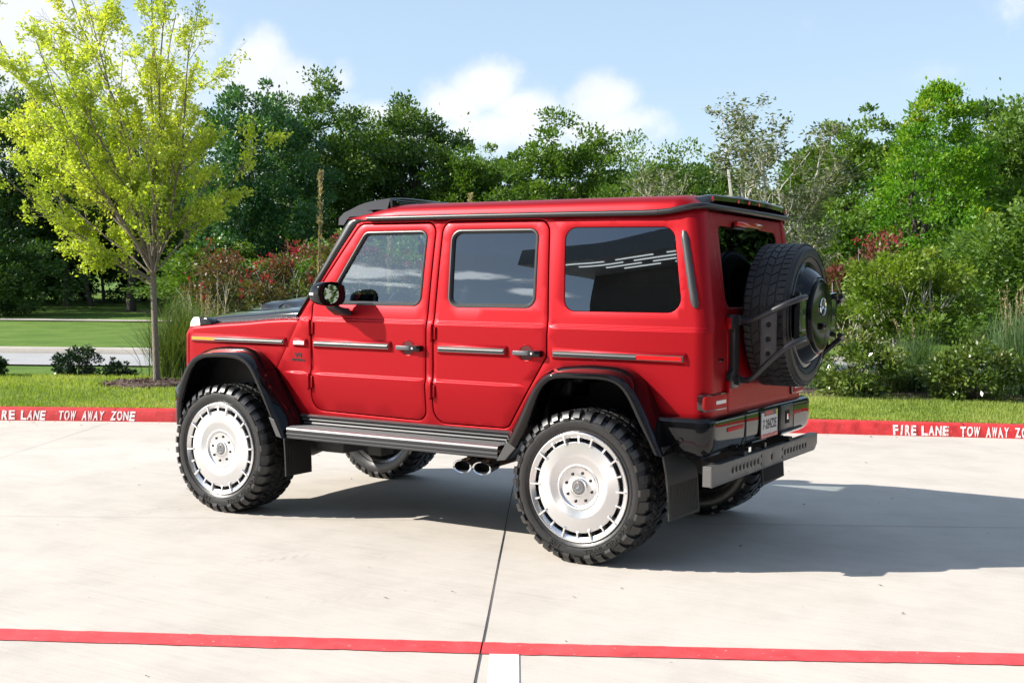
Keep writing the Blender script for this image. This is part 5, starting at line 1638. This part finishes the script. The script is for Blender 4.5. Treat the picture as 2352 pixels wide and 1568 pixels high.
def tree(name, label, cat, r, d, h, w_, kind, seed, group=None, base=None, trunk=True, rot=None, kids=None):
    """a tree of its own: trunk with limbs, crown of leaf clumps"""
    z0 = T(r, d)-.05
    root = tag(empty(name, E(r, d, z0)), label, cat, group)
    root.rotation_euler = (0, 0, seed*1.7 if rot is None else rot)
    K = TREE[kind]
    cb = h*(K['base'] if base is None else base)
    rr = random.Random(seed)
    if trunk:
        segs = []; tips = []
        rad = .018*h+.05
        grow(segs, tips, (0, 0, 0), (rr.gauss(0, .05), rr.gauss(0, .05), 1), h*.62, rad, 2, rr, .75, .12, .06, (5, 7), .55, 7, .35, .35)
        branches('trunk', segs, K['bark'], root, 7, .02)
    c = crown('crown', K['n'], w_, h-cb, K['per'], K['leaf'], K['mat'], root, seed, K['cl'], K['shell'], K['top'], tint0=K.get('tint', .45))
    c.location = (0, 0, cb)
    return root
TREE = {
 'oak': dict(mat=LD, bark=BARKD, n=210, per=190, leaf=.165, cl=.098, shell=.5, top=.85, base=.10),
 'mid': dict(mat=LM, bark=BARKD, n=190, per=190, leaf=.155, cl=.098, shell=.45, top=.8, base=.12),
 'blue': dict(mat=LC, bark=BARKD, n=210, per=190, leaf=.155, cl=.095, shell=.5, top=.75, base=.10),
 'bright': dict(mat=LB, bark=BARKD, n=430, per=150, leaf=.12, cl=.105, shell=.45, top=.2, base=.05),
 'bush': dict(mat=LM, bark=BARKD, n=110, per=190, leaf=.12, cl=.13, shell=.45, top=.9, base=.02),
}
def copy_thing(root, r, d, s=(1, 1, 1), rot=0., label=None, group=None):
    c = root.copy(); COL.objects.link(c)
    c.location = E(r, d, T(r, d)-.05); c.rotation_euler = (0, 0, rot); c.scale = s
    if label: c['label'] = label
    if group: c['group'] = group
    for ch in list(root.children):
        k = ch.copy(); COL.objects.link(k); k.parent = c
    return c
def ur(u, d): return (u-1176)/2756*d
def vh(u, v, d): return 1.64+(656+.0101*(u-1176)-v)/2756*d
# ---- the yellow-green street tree
yt = tag(empty('street_tree', E(-4.86, 16.4, T(-4.86, 16.4))), 'young yellow-green street tree with a slim trunk in a mulch ring', 'tree')
yt.rotation_euler = (0, 0, EANG)
segs = []; tips = []; rr = random.Random(21)
segs.append(([Vector(p) for p in ((0, 0, 0), (-.012, 0, .35), (-.03, 0, .9), (-.045, 0, 1.42), (-.05, 0, 1.7))], [.054, .047, .043, .041, .034]))
limbs = [(-.06, .05, 1, 4.3, 1.45), (.12, -.1, 1, 4.1, 1.5), (-.26, .1, 1, 4.0, 1.5), (.27, .15, 1, 3.7, 1.45), (-.46, -.15, 1, 3.8, 1.55), (.42, -.12, 1, 3.1, 1.6), (-.66, .2, 1, 3.5, 1.6), (.05, .4, 1, 3.6, 1.5), (.0, -.42, 1, 3.6, 1.55), (-.25, -.45, 1, 3.4, 1.6),
         (-.85, .25, .95, 3.0, 1.5), (.62, .25, .9, 2.3, 1.55), (-.16, .02, 1, 4.6, 1.7), (.2, .3, 1, 4.2, 1.7), (-.4, .38, 1, 4.0, 1.7), (-.6, -.5, 1, 3.3, 1.65), (-1.0, -.2, .75, 2.6, 1.45), (-1.0, .3, .48, 2.1, 1.40), (.6, -.2, .9, 1.6, 1.6), (-.5, .7, .8, 2.2, 1.5), (.4, -.7, .8, 2.0, 1.5), (-.9, -.5, .45, 1.1, 1.42)]
for i, (dx, dy, dz, ln, z0) in enumerate(limbs):
    grow(segs, tips, (-.045, 0, z0-.02*(i % 3)), (dx*1.05, dy, dz), ln, 0.022 if i < 10 else .016, 2, rr, .85, .10, .075, (10, 14), .30, 10, .16, .28)
branches('trunk', segs, BARK, yt, 8)
P, D = along(tips, 84, 0, rr, .026); P2, D2 = along(tips, 48, 1, rr, .04, .2); P3, D3 = along(tips, 16, 2, rr, .06, .10)
P = np.concatenate([P, P2, P3]); D = np.concatenate([D, D2, D3])
# leaves sit in tufts with bare gaps between
tuft = np.sin(P[:, 0]*9.1+1.3*np.sin(P[:, 2]*5))*np.sin(P[:, 1]*8.3+.7)*np.sin(P[:, 2]*7.7+2*np.sin(P[:, 0]*4))
keep = (P[:, 2] > 1.35) & (tuft > .02-.27*rng.uniform(size=len(P))); P = P[keep]; D = D[keep]
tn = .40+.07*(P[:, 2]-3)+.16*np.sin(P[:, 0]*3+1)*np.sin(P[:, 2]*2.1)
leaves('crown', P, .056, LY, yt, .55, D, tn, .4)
print('yellow leaves', len(P))
# ---- the wood
WOOD = 'trees of the wood behind the road'
specs = [
 ('oak', 20, 50, 9.2, 8.0, 11, 'dark broad tree at the left edge of the wood, left of the street tree'),
 ('blue', -230, 46, 9.5, 8.5, 12, 'dark green tree beyond the left edge of the lawn'),
 ('oak', 190, 54, 8.0, 9.0, 13, 'mid-green tree of the wood standing low behind the street tree'),
 ('oak', 330, 62, 9.0, 8.5, 14, 'dark tree of the wood behind the right side of the street tree crown'),
 ('blue', 592, 44, 8.6, 5.6, 15, 'tall bluish dark tree just right of the street tree'),
 ('oak', 725, 50, 9.3, 6.0, 16, 'tallest dark tree of the wood, behind the dry flower stalk'),
 ('mid', 835, 54, 8.9, 5.6, 17, 'dark tree above the front of the red car roof, left of the domed tree'),
 ('oak', 955, 52, 9.0, 5.6, 18, 'domed dark green tree rising left of the open sky'),
 ('mid', 1075, 50, 6.9, 4.6, 19, 'low mid-green tree under the open sky above the car roof'),
 ('mid', 1282, 47, 7.9, 5.0, 20, 'round-topped green tree standing alone above the middle of the car roof'),
 ('oak', 1160, 60, 7.4, 5.0, 21, 'dark tree half hidden left of the round-topped tree'),
 ('bush', 1478, 42, 6.9, 4.6, 22, 'light green small tree right of the round-topped tree'),
 ('mid', 1390, 56, 6.4, 5.0, 23, 'shaded tree filling the gap right of the round-topped tree'),
 ('oak', 1600, 52, 6.6, 6.4, 24, 'green tree behind the left half of the bare grey tree'),
 ('mid', 1965, 44, 8.0, 5.4, 25, 'feathery mid-green tree between the grey tree and the bright cone tree'),
 ('oak', 1830, 56, 6.6, 6.0, 26, 'dark tree behind the right half of the bare grey tree'),
 ('oak', 2310, 42, 8.2, 5.0, 27, 'dark tree behind the right shoulder of the bright cone tree'),
 ('mid', 2420, 36, 8.0, 5.5, 28, 'tall mid-green tree at the right edge behind the reeds'),
 ('blue', 2150, 56, 8.2, 8.0, 29, 'dark tree directly behind the bright cone tree'),
]
for kind, u, d, h, w_, seed, lab in specs:
    tree('wood_tree', lab, 'tree', ur(u, d), d, h, w_, kind, seed, WOOD)
proto = {o['label']: o for o in COL.objects if o.get('group') == WOOD}
pl_ = list(proto.values())
back_row = [(-150, 72, 3, 'far dark tree in the second row at the left edge'), (120, 70, 0, 'far tree in the second row behind the left of the street tree'), (450, 74, 6, 'far tree in the second row between the street tree and the bluish tree'), (660, 70, 5, 'far tree seen between the bluish tree and the tallest dark tree'), (900, 72, 2, 'far tree in the second row behind the domed tree'), (1100, 74, 5, 'far tree in the second row under the open sky'), (1330, 72, 10, 'far tree in the second row behind the round-topped tree'), (1560, 74, 8, 'far tree in the second row left of the grey tree'), (1760, 70, 13, 'far tree in the second row straight behind the grey tree'), (2030, 70, 15, 'far tree in the second row left of the bright cone tree'), (2270, 68, 6, 'far tree in the second row right of the bright cone tree'), (2520, 66, 16, 'far tree in the second row beyond the right edge'), (2750, 52, 0, 'dark broad tree well beyond the right edge'), (-420, 60, 5, 'dark tree well beyond the left edge'), (2950, 54, 5, 'second dark tree beyond the right edge'), (3150, 50, 8, 'domed tree far beyond the right edge'), (3380, 47, 2, 'mid-green tree far beyond the right edge, past the domed one'), (3620, 44, 0, 'last broad tree of the wood to the right'), (-640, 56, 8, 'last domed tree of the wood to the left')]
hs = {0: .62, 2: .7, 3: .8, 5: .78, 6: .8, 8: .8, 10: .75, 13: .8, 15: .8, 16: .85}
for i, (u, d, k, lab) in enumerate(back_row):
    s = .64 if 1500 < u < 1800 else .72 if 600 < u < 1700 else .82
    copy_thing(pl_[k % len(pl_)], ur(u, d), d, (1.35*s, 1.35*s, .98*s), i*1.3, lab, WOOD)
tree('verge_tree', 'dark green tree on the verge to the right of the shrub bed', 'tree', 10.3, 15.8, 6.4, 3.7, 'oak', 95, base=.28)
# unseen lot-end trees mirrored in the car, set near to darken its rear
for i, (r, d, k, lab) in enumerate([(21, -9, 0, 'broad tree at the far right end of the car park'), (22, -17, 5, 'dark tree at the far end of the car park, beyond the broad one'), (22, -1, 9, 'round green tree at the far right of the car park'), (21, 6, 15, 'feathery tree to the right, between the kerb and the far trees'), (20, 14, 2, 'dark tree beyond the right end of the shrub bed')]):
    o = copy_thing(pl_[k], r, d, (1, 1, .95), i, lab, 'unseen trees round the far end of the lot'); o.location.z = -1.3 if d < 12 else T(0, 14)-.05
# lower growth in front of the wood 
UND = 'bushes along the front of the wood'
b0 = tree('wood_bush', 'pale green bush at the wood edge above the roof fairing', 'bush', ur(1010, 38), 38, 3.6, 3.6, 'bush', 41, UND, base=0.)
for i, (u, d, sx, sz, lab) in enumerate([(1130, 39, 1.1, 1.05, 'pale green bush above the roof, right of the first pale bush'), (1235, 41, 1.2, .95, 'bush at the foot of the round-topped tree'), (1360, 38, 1., 1., 'light bush just right of the round-topped tree foot'), (1500, 37, 1.1, 1.0, 'light bush above the rear of the car roof'), (1640, 36, 1.2, 1.1, 'bush behind the grey twigs left side'), (890, 43, 1.4, .95, 'dark bush behind the roof fairing'), (780, 36, 1.2, .85, 'light bush seen between the dry stalk and the windscreen'), (500, 42, 1.4, .8, 'bush under the bluish tree'), (1930, 34, 1.2, 1.1, 'bush between the grey tree and the flowering shrub'), (2290, 30, 1.0, .95, 'light leafy bush right of the bright cone tree'), (2440, 27, 1.3, 1.1, 'leafy bush at the right frame edge'), (2700, 40, 1.6, 1.2, 'bush beyond the right frame edge, in front of the broad tree'), (3000, 44, 1.7, 1.2, 'bush far beyond the right frame edge')]):
    copy_thing(b0, ur(u, d), d, (sx, sx, sz), i*.9+.4, lab, UND)
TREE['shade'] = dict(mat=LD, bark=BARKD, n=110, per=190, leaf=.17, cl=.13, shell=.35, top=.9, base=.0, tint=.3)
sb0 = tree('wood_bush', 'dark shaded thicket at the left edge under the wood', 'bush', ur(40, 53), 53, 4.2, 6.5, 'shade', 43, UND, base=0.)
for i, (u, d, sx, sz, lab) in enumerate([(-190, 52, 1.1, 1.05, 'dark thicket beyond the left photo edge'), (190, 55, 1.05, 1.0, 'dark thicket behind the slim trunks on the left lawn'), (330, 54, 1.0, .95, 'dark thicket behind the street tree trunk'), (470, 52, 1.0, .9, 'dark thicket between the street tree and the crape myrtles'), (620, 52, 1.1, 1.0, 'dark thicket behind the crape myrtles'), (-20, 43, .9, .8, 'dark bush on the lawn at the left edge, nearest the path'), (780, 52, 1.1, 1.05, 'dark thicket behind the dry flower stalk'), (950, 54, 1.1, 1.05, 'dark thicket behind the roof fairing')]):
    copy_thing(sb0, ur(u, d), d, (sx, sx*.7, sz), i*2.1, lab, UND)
for i, (r, d, lab) in enumerate([(19, -7, 'added dark thicket at the far right end of the car park, nearest the building'), (20, -1.5, 'added dark thicket in the middle of the far right end of the car park'), (19, 4.5, 'added dark thicket at the far right end of the car park, nearest the kerb')]):
    o = copy_thing(sb0, r, d, (.9, .9, .9), i*1.1, lab, 'unseen thickets added at the far end of the lot'); o.location.z = -.05  # unseen thickets added to block the sky in the door mirror
# ---- bright cone tree
tree('cone_tree', 'bright green cone-shaped tree with a yellow top at the right', 'tree', ur(2145, 34), 34, vh(2145, 178, 34)-T(0, 34)-.3, 5.3, 'bright', 51)
# distant trunks in the shade on the left lawn
# ---- bare grey tree
gt = tag(empty('grey_tree', E(ur(1765, 24), 24, T(0, 24)-.05)), 'half-bare grey tree with tangled pale twigs behind the rear spoiler', 'tree')
gt.rotation_euler = (0, 0, EANG)
best = None
for sd in range(70, 84):
    segs = []; tips = []; rr = random.Random(sd)
    for dx, dy, ln, rad in ((-.22, 0, 4.2, .05), (-.02, .1, 4.9, .055), (.16, -.1, 3.9, .045), (-.50, .15, 3.9, .045), (.40, .1, 3.2, .04), (-.85, -.1, 3.7, .035), (.70, .1, 2.6, .03), (-.10, -.3, 4.6, .04), (.1, .35, 3.9, .035), (-.65, .3, 3.6, .035), (.28, -.3, 4.2, .035), (-.35, -.35, 4.0, .035), (-1.0, .1, 3.0, .03)):
        grow(segs, tips, (dx*.3, dy*.3, .1), (dx*.62-.06, dy, 1), ln, rad, 3, rr, .62, .18, .09, (5, 7), .46, 8, .22, .35)
    tp_ = max((p for pts, dep in tips for p in pts), key=lambda p: p.z); xr_ = max(p.x for pts, dep in tips for p in pts); xl_ = min(p.x for pts, dep in tips for p in pts)
    score = abs(tp_.x-.15)+abs(tp_.z-5.5)*.6+abs(xr_-1.3)+abs(xl_+1.9)
    if best is None or score < best[0]: best = (score, segs, tips, rr)
_, segs, tips, rr = best
gt.scale = (1.42, 1.42, .92)
branches('trunk', segs, BARKG, gt, 5)
P, D = along(tips, 32, 1, rr, .05, .1)
P = P[P[:, 2] > .8] if len(P) else P; D = rng.normal(size=(len(P), 3))
leaves('crown', P, .085, LS, gt, .42, D, None, .4)
print('grey leaves', len(P), 'segs', len(segs))
# ---- crape myrtles
def myrtle(label, r, d, h, w_, seed, leafm, nfl, per=150, n=44, leaf=.075, stems=9, flow=True, cb=.28, tint=.45, group='flowering shrubs along the beds'):
    root = tag(empty('flowering_shrub', E(r, d, T(r, d)-.03)), label, 'shrub', group)
    root.rotation_euler = (0, 0, EANG)
    rr = random.Random(seed); segs = []; tips = []
    for k in range(stems):
        a = k*2*PI/stems+rr.uniform(-.3, .3); s = rr.uniform(.15, .5)
        grow(segs, tips, (.12*math.cos(a), .12*math.sin(a), 0), (s*math.cos(a), s*math.sin(a), 1), h*.75, .018, 2, rr, .5, .1, .08, (3, 5), .5, 6, .45, .35)
    branches('stems', segs, BARKG, root, 5, .004)
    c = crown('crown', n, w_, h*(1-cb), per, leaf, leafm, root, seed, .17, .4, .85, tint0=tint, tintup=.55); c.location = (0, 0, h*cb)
    if nfl:
        C = [q for q in lumps(nfl*3, w_*1.02, h*(1-cb)*1.03, rr, shell=.9, top=.85) if q[2] > h*(1-cb)*.35][:nfl]
        P = []
        for x, y, z, s in C:
            k = int(26*s); P.append(rng.normal(size=(k, 3))*np.array([.035, .035, .055])*s+np.array([x, y, z+h*cb]))
        tag(leaves('flowers', np.concatenate(P), .035, FL, root, .8), kind='stuff')
    return root
myrtle('reddish crape myrtle left of the other one, behind the car bonnet', ur(525, 23), 23, vh(525, 552, 23)-.05, 1.5, 61, LR, 9, tint=.62)
myrtle('crape myrtle with red flower heads behind the bonnet and windscreen', ur(662, 22), 22, vh(662, 552, 22)-.05, 1.55, 62, LR, 38, tint=.60)
myrtle('crape myrtle half hidden behind the windscreen pillar', ur(810, 23), 23, vh(800, 548, 23), 1.7, 63, LR, 22, tint=.6)
myrtle('crape myrtle seen only through the front door window', ur(960, 23), 23, 2.3, 1.7, 64, LR, 16, tint=.5)
myrtle('large light green leafy shrub on thin stems right of the spare wheel', ur(2070, 17.4), 17.4, vh(2070, 575, 17.4)-.2, 1.95, 65, LP, 0, per=260, n=60, leaf=.070, stems=13, cb=.30, tint=.40)
myrtle('shrub with rusty seed heads and a few red flowers above the leafy shrub', ur(1990, 19.6), 19.6, vh(1990, 535, 19.6)-.1, 2.0, 66, LR, 12, tint=.62)
# ---- low evergreens
def lowbush(name, label, r, d, h, w_, seed, leafm, n=40, per=90, leaf=.06, group=None, cl=.17, asp=.5):
    root = tag(empty(name, E(r, d, T(r, d)-.02)), label, 'shrub', group)
    rr = random.Random(seed); segs = []; tips = []
    for k in range(7):
        a = k*.9; grow(segs, tips, (0, 0, 0), (.6*math.cos(a), .6*math.sin(a), 1), h*.7, .012, 1, rr, .6, .1, .08, (2, 4), .5, 4, .3)
    branches('stems', segs, BARKD, root, 4)
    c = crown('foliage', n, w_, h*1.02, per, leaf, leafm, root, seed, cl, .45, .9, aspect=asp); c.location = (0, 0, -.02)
    return root
EG = 'rounded evergreen shrubs beside the car park'
lowbush('evergreen_shrub', 'glossy rounded shrub directly right of the rear bumper', ur(1968, 15.6), 15.6, .86, 1.15, 71, LG, 46, 95, .075, EG)
lowbush('evergreen_shrub', 'glossy rounded shrub between two reed clumps near the right edge', ur(2238, 15.2), 15.2, .80, 1.12, 72, LG, 46, 95, .075, EG)
lowbush('holly_shrub', 'dark low holly with upright shoots on the left verge', ur(178, 18.0), 18.0, .50, .78, 73, LK, 40, 80, .055)
lowbush('holly_shrub', 'smaller dark holly right beside the larger one', ur(268, 18.0), 18.0, .32, .58, 74, LK, 24, 60, .05)
lowbush('holly_shrub', 'dark holly cut off by the left photo edge', ur(-22, 17.6), 17.6, .34, .5, 75, LK, 30, 60, .05)
# ---- reeds
def reeds(label, r, d, h, w_, n, seed, m, plumes=0, group='clumps of ornamental grass', lean=.0):
    root = tag(empty('ornamental_grass', E(r, d, T(r, d)-.02)), label, 'grass clump', group)
    root.rotation_euler = (0, 0, EANG)
    g = np.random.default_rng(seed)
    S = 6
    a = g.uniform(0, 2*PI, n); out_ = np.abs(g.normal(0, 1, n))*.42+.05; L_ = h*g.uniform(.65, 1.15, n)
    bx = g.normal(0, w_*.10, n); by = g.normal(0, w_*.10, n)
    t = np.linspace(0, 1, S)
    X = bx[:, None]+np.cos(a)[:, None]*out_[:, None]*w_*.9*t[None]**1.7; Y = by[:, None]+np.sin(a)[:, None]*out_[:, None]*w_*.9*t[None]**1.7
    Z = L_[:, None]*(t[None]-(.55*np.minimum(out_, 1.1)[:, None])*t[None]**2.6)
    wd = .0045*(1-t**2)+.0006
    sx, sy = -np.sin(a), np.cos(a)
    V = np.empty((n, S, 2, 3))
    for j, s in enumerate((1, -1)):
        V[:, :, j, 0] = X+s*wd[None]*sx[:, None]; V[:, :, j, 1] = Y+s*wd[None]*sy[:, None]; V[:, :, j, 2] = Z
    idx = np.arange(n*S*2).reshape(n, S, 2)
    F = np.stack([idx[:, :-1, 0], idx[:, :-1, 1], idx[:, 1:, 1], idx[:, 1:, 0]], -1).reshape(-1, 4)
    me = bpy.data.meshes.new('blades'); me.vertices.add(n*S*2); me.vertices.foreach_set('co', V.reshape(-1))
    me.loops.add(F.size); me.polygons.add(len(F)); me.loops.foreach_set('vertex_index', F.reshape(-1).astype(np.int32)); me.polygons.foreach_set('loop_start', np.arange(0, F.size, 4, dtype=np.int32))
    me.update(calc_edges=True)
    at = me.attributes.new('tint', 'FLOAT', 'POINT'); at.data.foreach_set('value', np.repeat(np.clip(g.normal(.45, .2, n), 0, 1), S*2).astype(np.float32))
    me.materials.append(m); link('blades', me, None, root)
    if plumes:
        mb = MB(); P = []
        for k in range(plumes):
            aa = g.uniform(0, 2*PI); o = g.uniform(.05, .5)*w_*.6; hh = h*g.uniform(1.0, 1.3)
            pts = [Vector((o*.2*math.cos(aa), o*.2*math.sin(aa), 0)), Vector((o*.6*math.cos(aa), o*.6*math.sin(aa), hh*.6)), Vector((o*math.cos(aa), o*math.sin(aa), hh))]
            mb.tube(pts, [.003, .0025, .0015], 4, cap=False)
            for q in range(26): P.append(tuple(pts[1].lerp(pts[2], .35+.65*g.uniform())+Vector(g.normal(0, .008, 3))))
        mb.build('stalks', STRAW, root, weld=False); leaves('plumes', np.array(P), .035, STRAW, root, .3, np.tile([0, 0, 1.], (len(P), 1)))
    return root
reeds('big dark green grass clump between the street tree and the car nose', ur(415, 17.6), 17.6, 1.25, 1.5, 1500, 81, LGR, 0)
reeds('tall grass clump with straw plumes behind the bonnet lamp', ur(470, 19.2), 19.2, 1.25, 1.5, 1100, 82, LGRB, 26)
reeds('grass clump hidden behind the car bonnet', ur(600, 19.), 19., 1.0, 1.4, 700, 83, LGRB, 14)
reeds('wispy blue-green grass clump between the two glossy shrubs', ur(2110, 16.4), 16.4, .95, 1.1, 900, 84, LGRB, 4)
reeds('wispy grass clump at the right edge of the photo', ur(2330, 15.9), 15.9, 1.2, 1.3, 1000, 85, LGRB, 12)
reeds('grass clump low behind the spare wheel', ur(1890, 16.6), 16.6, .55, .8, 600, 86, LGRB, 0)
reeds('small grass clump under the leafy shrub', ur(2040, 16.2), 16.2, .55, .9, 500, 87, LGR, 0)
reeds('grass clump beyond the road at the right', ur(2310, 27.6), 28.2, .9, 2.4, 700, 88, LGR, 0)
# ---- dry yucca stalks
def stalk(label, r, d, h, seed, lean=.02):
    root = tag(empty('yucca_stalk', E(r, d, T(r, d)-.02)), label, 'plant', 'dry yucca flower stalks')
    root.rotation_euler = (0, 0, EANG)
    g = np.random.default_rng(seed); mb = MB()
    pts = [Vector((lean*h*t*t, 0, h*t)) for t in np.linspace(0, 1, 14)]
    mb.tube(pts, [.024-.014*t for t in np.linspace(0, 1, 14)], 8); mb.build('stem', STRAW, root, smooth=60)
    P = []; D = []
    for k in range(420):
        f = 1-.80*g.uniform()**1.3; i = min(12, int(f*13)); p = pts[i].lerp(pts[i+1], f*13-i); a = g.uniform(0, 2*PI)
        P.append((p.x+.016*math.cos(a), p.y+.016*math.sin(a), p.z)); D.append((math.cos(a)*.5, math.sin(a)*.5, .8))
    leaves('bracts', np.array(P), .055, STRAW, root, .45, np.array(D), None, .25)
    P = []; D = []
    for k in range(160):
        a = g.uniform(0, 2*PI); P.append((.04*math.cos(a), .04*math.sin(a), .12+.1*g.uniform())); D.append((math.cos(a), math.sin(a), g.uniform(.1, 1.2)))
    leaves('rosette', np.array(P), .55, LGR, root, .05, np.array(D), None, .1)
    return root
stalk('tall dry flower stalk standing beside the windscreen pillar', ur(730, 18), 18, vh(733, 392, 18)-.2, 91, .012)
stalk('dry flower stalk whose tip shows above the car roof', ur(1077, 18.4), 18.4, vh(1077, 436, 18.4)-.2, 92, .0)
stalk('pale dry stalk seen through the front door window', ur(893, 18), 18, vh(893, 545, 18)-.2, 93, .0)
# ---- turf on the verge
g = np.random.default_rng(5); n = 150000
rv = g.uniform(-8.6, 8.2, n); dv = g.uniform(0, 1, n)
kd = np.array([kerb_d(x) for x in rv]); far = np.where(rv < 1.2, 18.9, 15.75)
dvv = kd+.19+dv**1.25*(far-kd-.19)
keep = ((rv+4.92)**2/.36+(dvv-16.3)**2/.30 > 1) & ~((np.abs(rv) < 2.0) & (g.uniform(size=n) < .8))
rv, dvv = rv[keep], dvv[keep]
th = np.array([T(a, b) for a, b in zip(rv, dvv)])
s_, c_ = math.sin(YAW), math.cos(YAW)
P = np.stack([CAM.x+s_*rv+c_*dvv, CAM.y-c_*rv+s_*dvv, th-.01], 1)
tint = .45+.26*np.sin(rv*1.7+np.sin(dvv*2.))*np.cos(dvv*1.3+rv*.6)+.16*np.sin(rv*5.3+2*np.sin(dvv*3.1))*np.sin(dvv*4.7)
tf = leaves('turf', P, .058, TURF, None, .13, np.tile([0, 0, 1.], (len(P), 1)), tint, .38, np.zeros(3), .0)
tag(tf, kind='stuff')
# a few dead leaves and grit blown on the slab
n = 130; rv = np.concatenate([g.uniform(-6, 6, 70), g.uniform(-3.5, 3.5, 60)]); dvv = np.concatenate([np.array([kerb_d(x) for x in rv[:70]])-np.abs(g.normal(0, .35, 70))-.03, g.uniform(4.9, 12, 60)])
P = np.stack([CAM.x+s_*rv+c_*dvv, CAM.y-c_*rv+s_*dvv, np.full(n, .006)], 1)
LIT = leaf_mat('dead_leaf', [(0, (.07, .045, .03)), (.6, (.20, .14, .08)), (1., (.38, .30, .16))], .1, .8, .2, (1, 1, 1))
tag(leaves('leaf_litter', P, .028, LIT, None, .5, np.concatenate([g.normal(size=(n, 2)), np.full((n, 1), .12)], 1), None, .05, np.array([0, 0, 4.])), kind='stuff')
# chips of bark on the beds
n = 1600; a = g.uniform(0, 2*PI, n); q = np.sqrt(g.uniform(0, 1, n))
rv = -4.92+.68*q*np.cos(a); dvv = 16.3+.64*q*np.sin(a)
th = np.array([T(x, y) for x, y in zip(rv, dvv)])+.05*(1-q**3)+.015
P = np.stack([CAM.x+s_*rv+c_*dvv, CAM.y-c_*rv+s_*dvv, th], 1)
MCH = leaf_mat('bark_chip', [(0, (.06, .036, .028)), (.6, (.13, .085, .065)), (1., (.27, .20, .16))], .05, .9, .2, (1, 1, 1))
tag(leaves('bark_chips', P, .055, MCH, None, .4, np.concatenate([g.normal(size=(n, 2)), g.normal(0, .3, (n, 1))], 1), None, .1), kind='stuff')
# trunks of the shaded wood on the left
SH = 'bare trunks in the shade of the left wood'
tp = None
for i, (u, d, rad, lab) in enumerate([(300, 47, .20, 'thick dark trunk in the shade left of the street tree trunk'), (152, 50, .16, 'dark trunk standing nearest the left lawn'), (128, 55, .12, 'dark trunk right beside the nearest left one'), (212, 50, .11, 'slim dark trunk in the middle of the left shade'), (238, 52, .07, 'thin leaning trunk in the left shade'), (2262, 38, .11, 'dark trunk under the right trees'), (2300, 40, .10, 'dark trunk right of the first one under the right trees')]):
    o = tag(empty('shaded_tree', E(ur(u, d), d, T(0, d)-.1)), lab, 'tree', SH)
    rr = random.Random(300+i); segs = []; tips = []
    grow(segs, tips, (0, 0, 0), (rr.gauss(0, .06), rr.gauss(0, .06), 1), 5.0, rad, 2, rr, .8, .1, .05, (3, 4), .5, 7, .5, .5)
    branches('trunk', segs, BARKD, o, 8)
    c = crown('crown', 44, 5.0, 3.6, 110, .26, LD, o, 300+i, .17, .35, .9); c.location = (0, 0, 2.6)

# ================================================================== the building across the lot (behind the photographer, mirrored in the glass)
STRIP_LIGHT = mat('strip_light', (1, 1, 1), .5, emit=(1, .95, .86), power=2.4)
BW = vary(mat('dark_brick', (.12, .11, .10), .8), 3, .2)
bl = tag(empty('building', (8.1, 15.05, 0)), 'dark building with a flat lit canopy across the car park', 'building')
bl.rotation_euler = (0, 0, math.atan2(-.31, -.95))
mb = MB(); mb.box(.55, 40, -9.0, -1.85, 0, 6.2); mb.build('wall', BW, bl)
mb = MB(); mb.box(6.2, 40, -1.85, -1.72, 0, 6.1); mb.build('cladding', vary(mat('grey_cladding', (.38, .37, .36), .7), 2, .15, stretch=(1, 1, 8)), bl)
mb = MB(); mb.box(0, 40, -10, .0, 6.2, 6.85); mb.build('canopy', vary(mat('canopy_metal', (.30, .30, .31), .5), 3, .2), bl, bevel=.02)
for i in range(9):
    for j in range(4):
        mb = MB(); x0 = .6+i*2.3+.62*j; mb.box(x0, x0+1.75, -.30-.34*j-.05, -.30-.34*j, 6.17, 6.205)
        mb.build('strip_light', STRIP_LIGHT, bl)
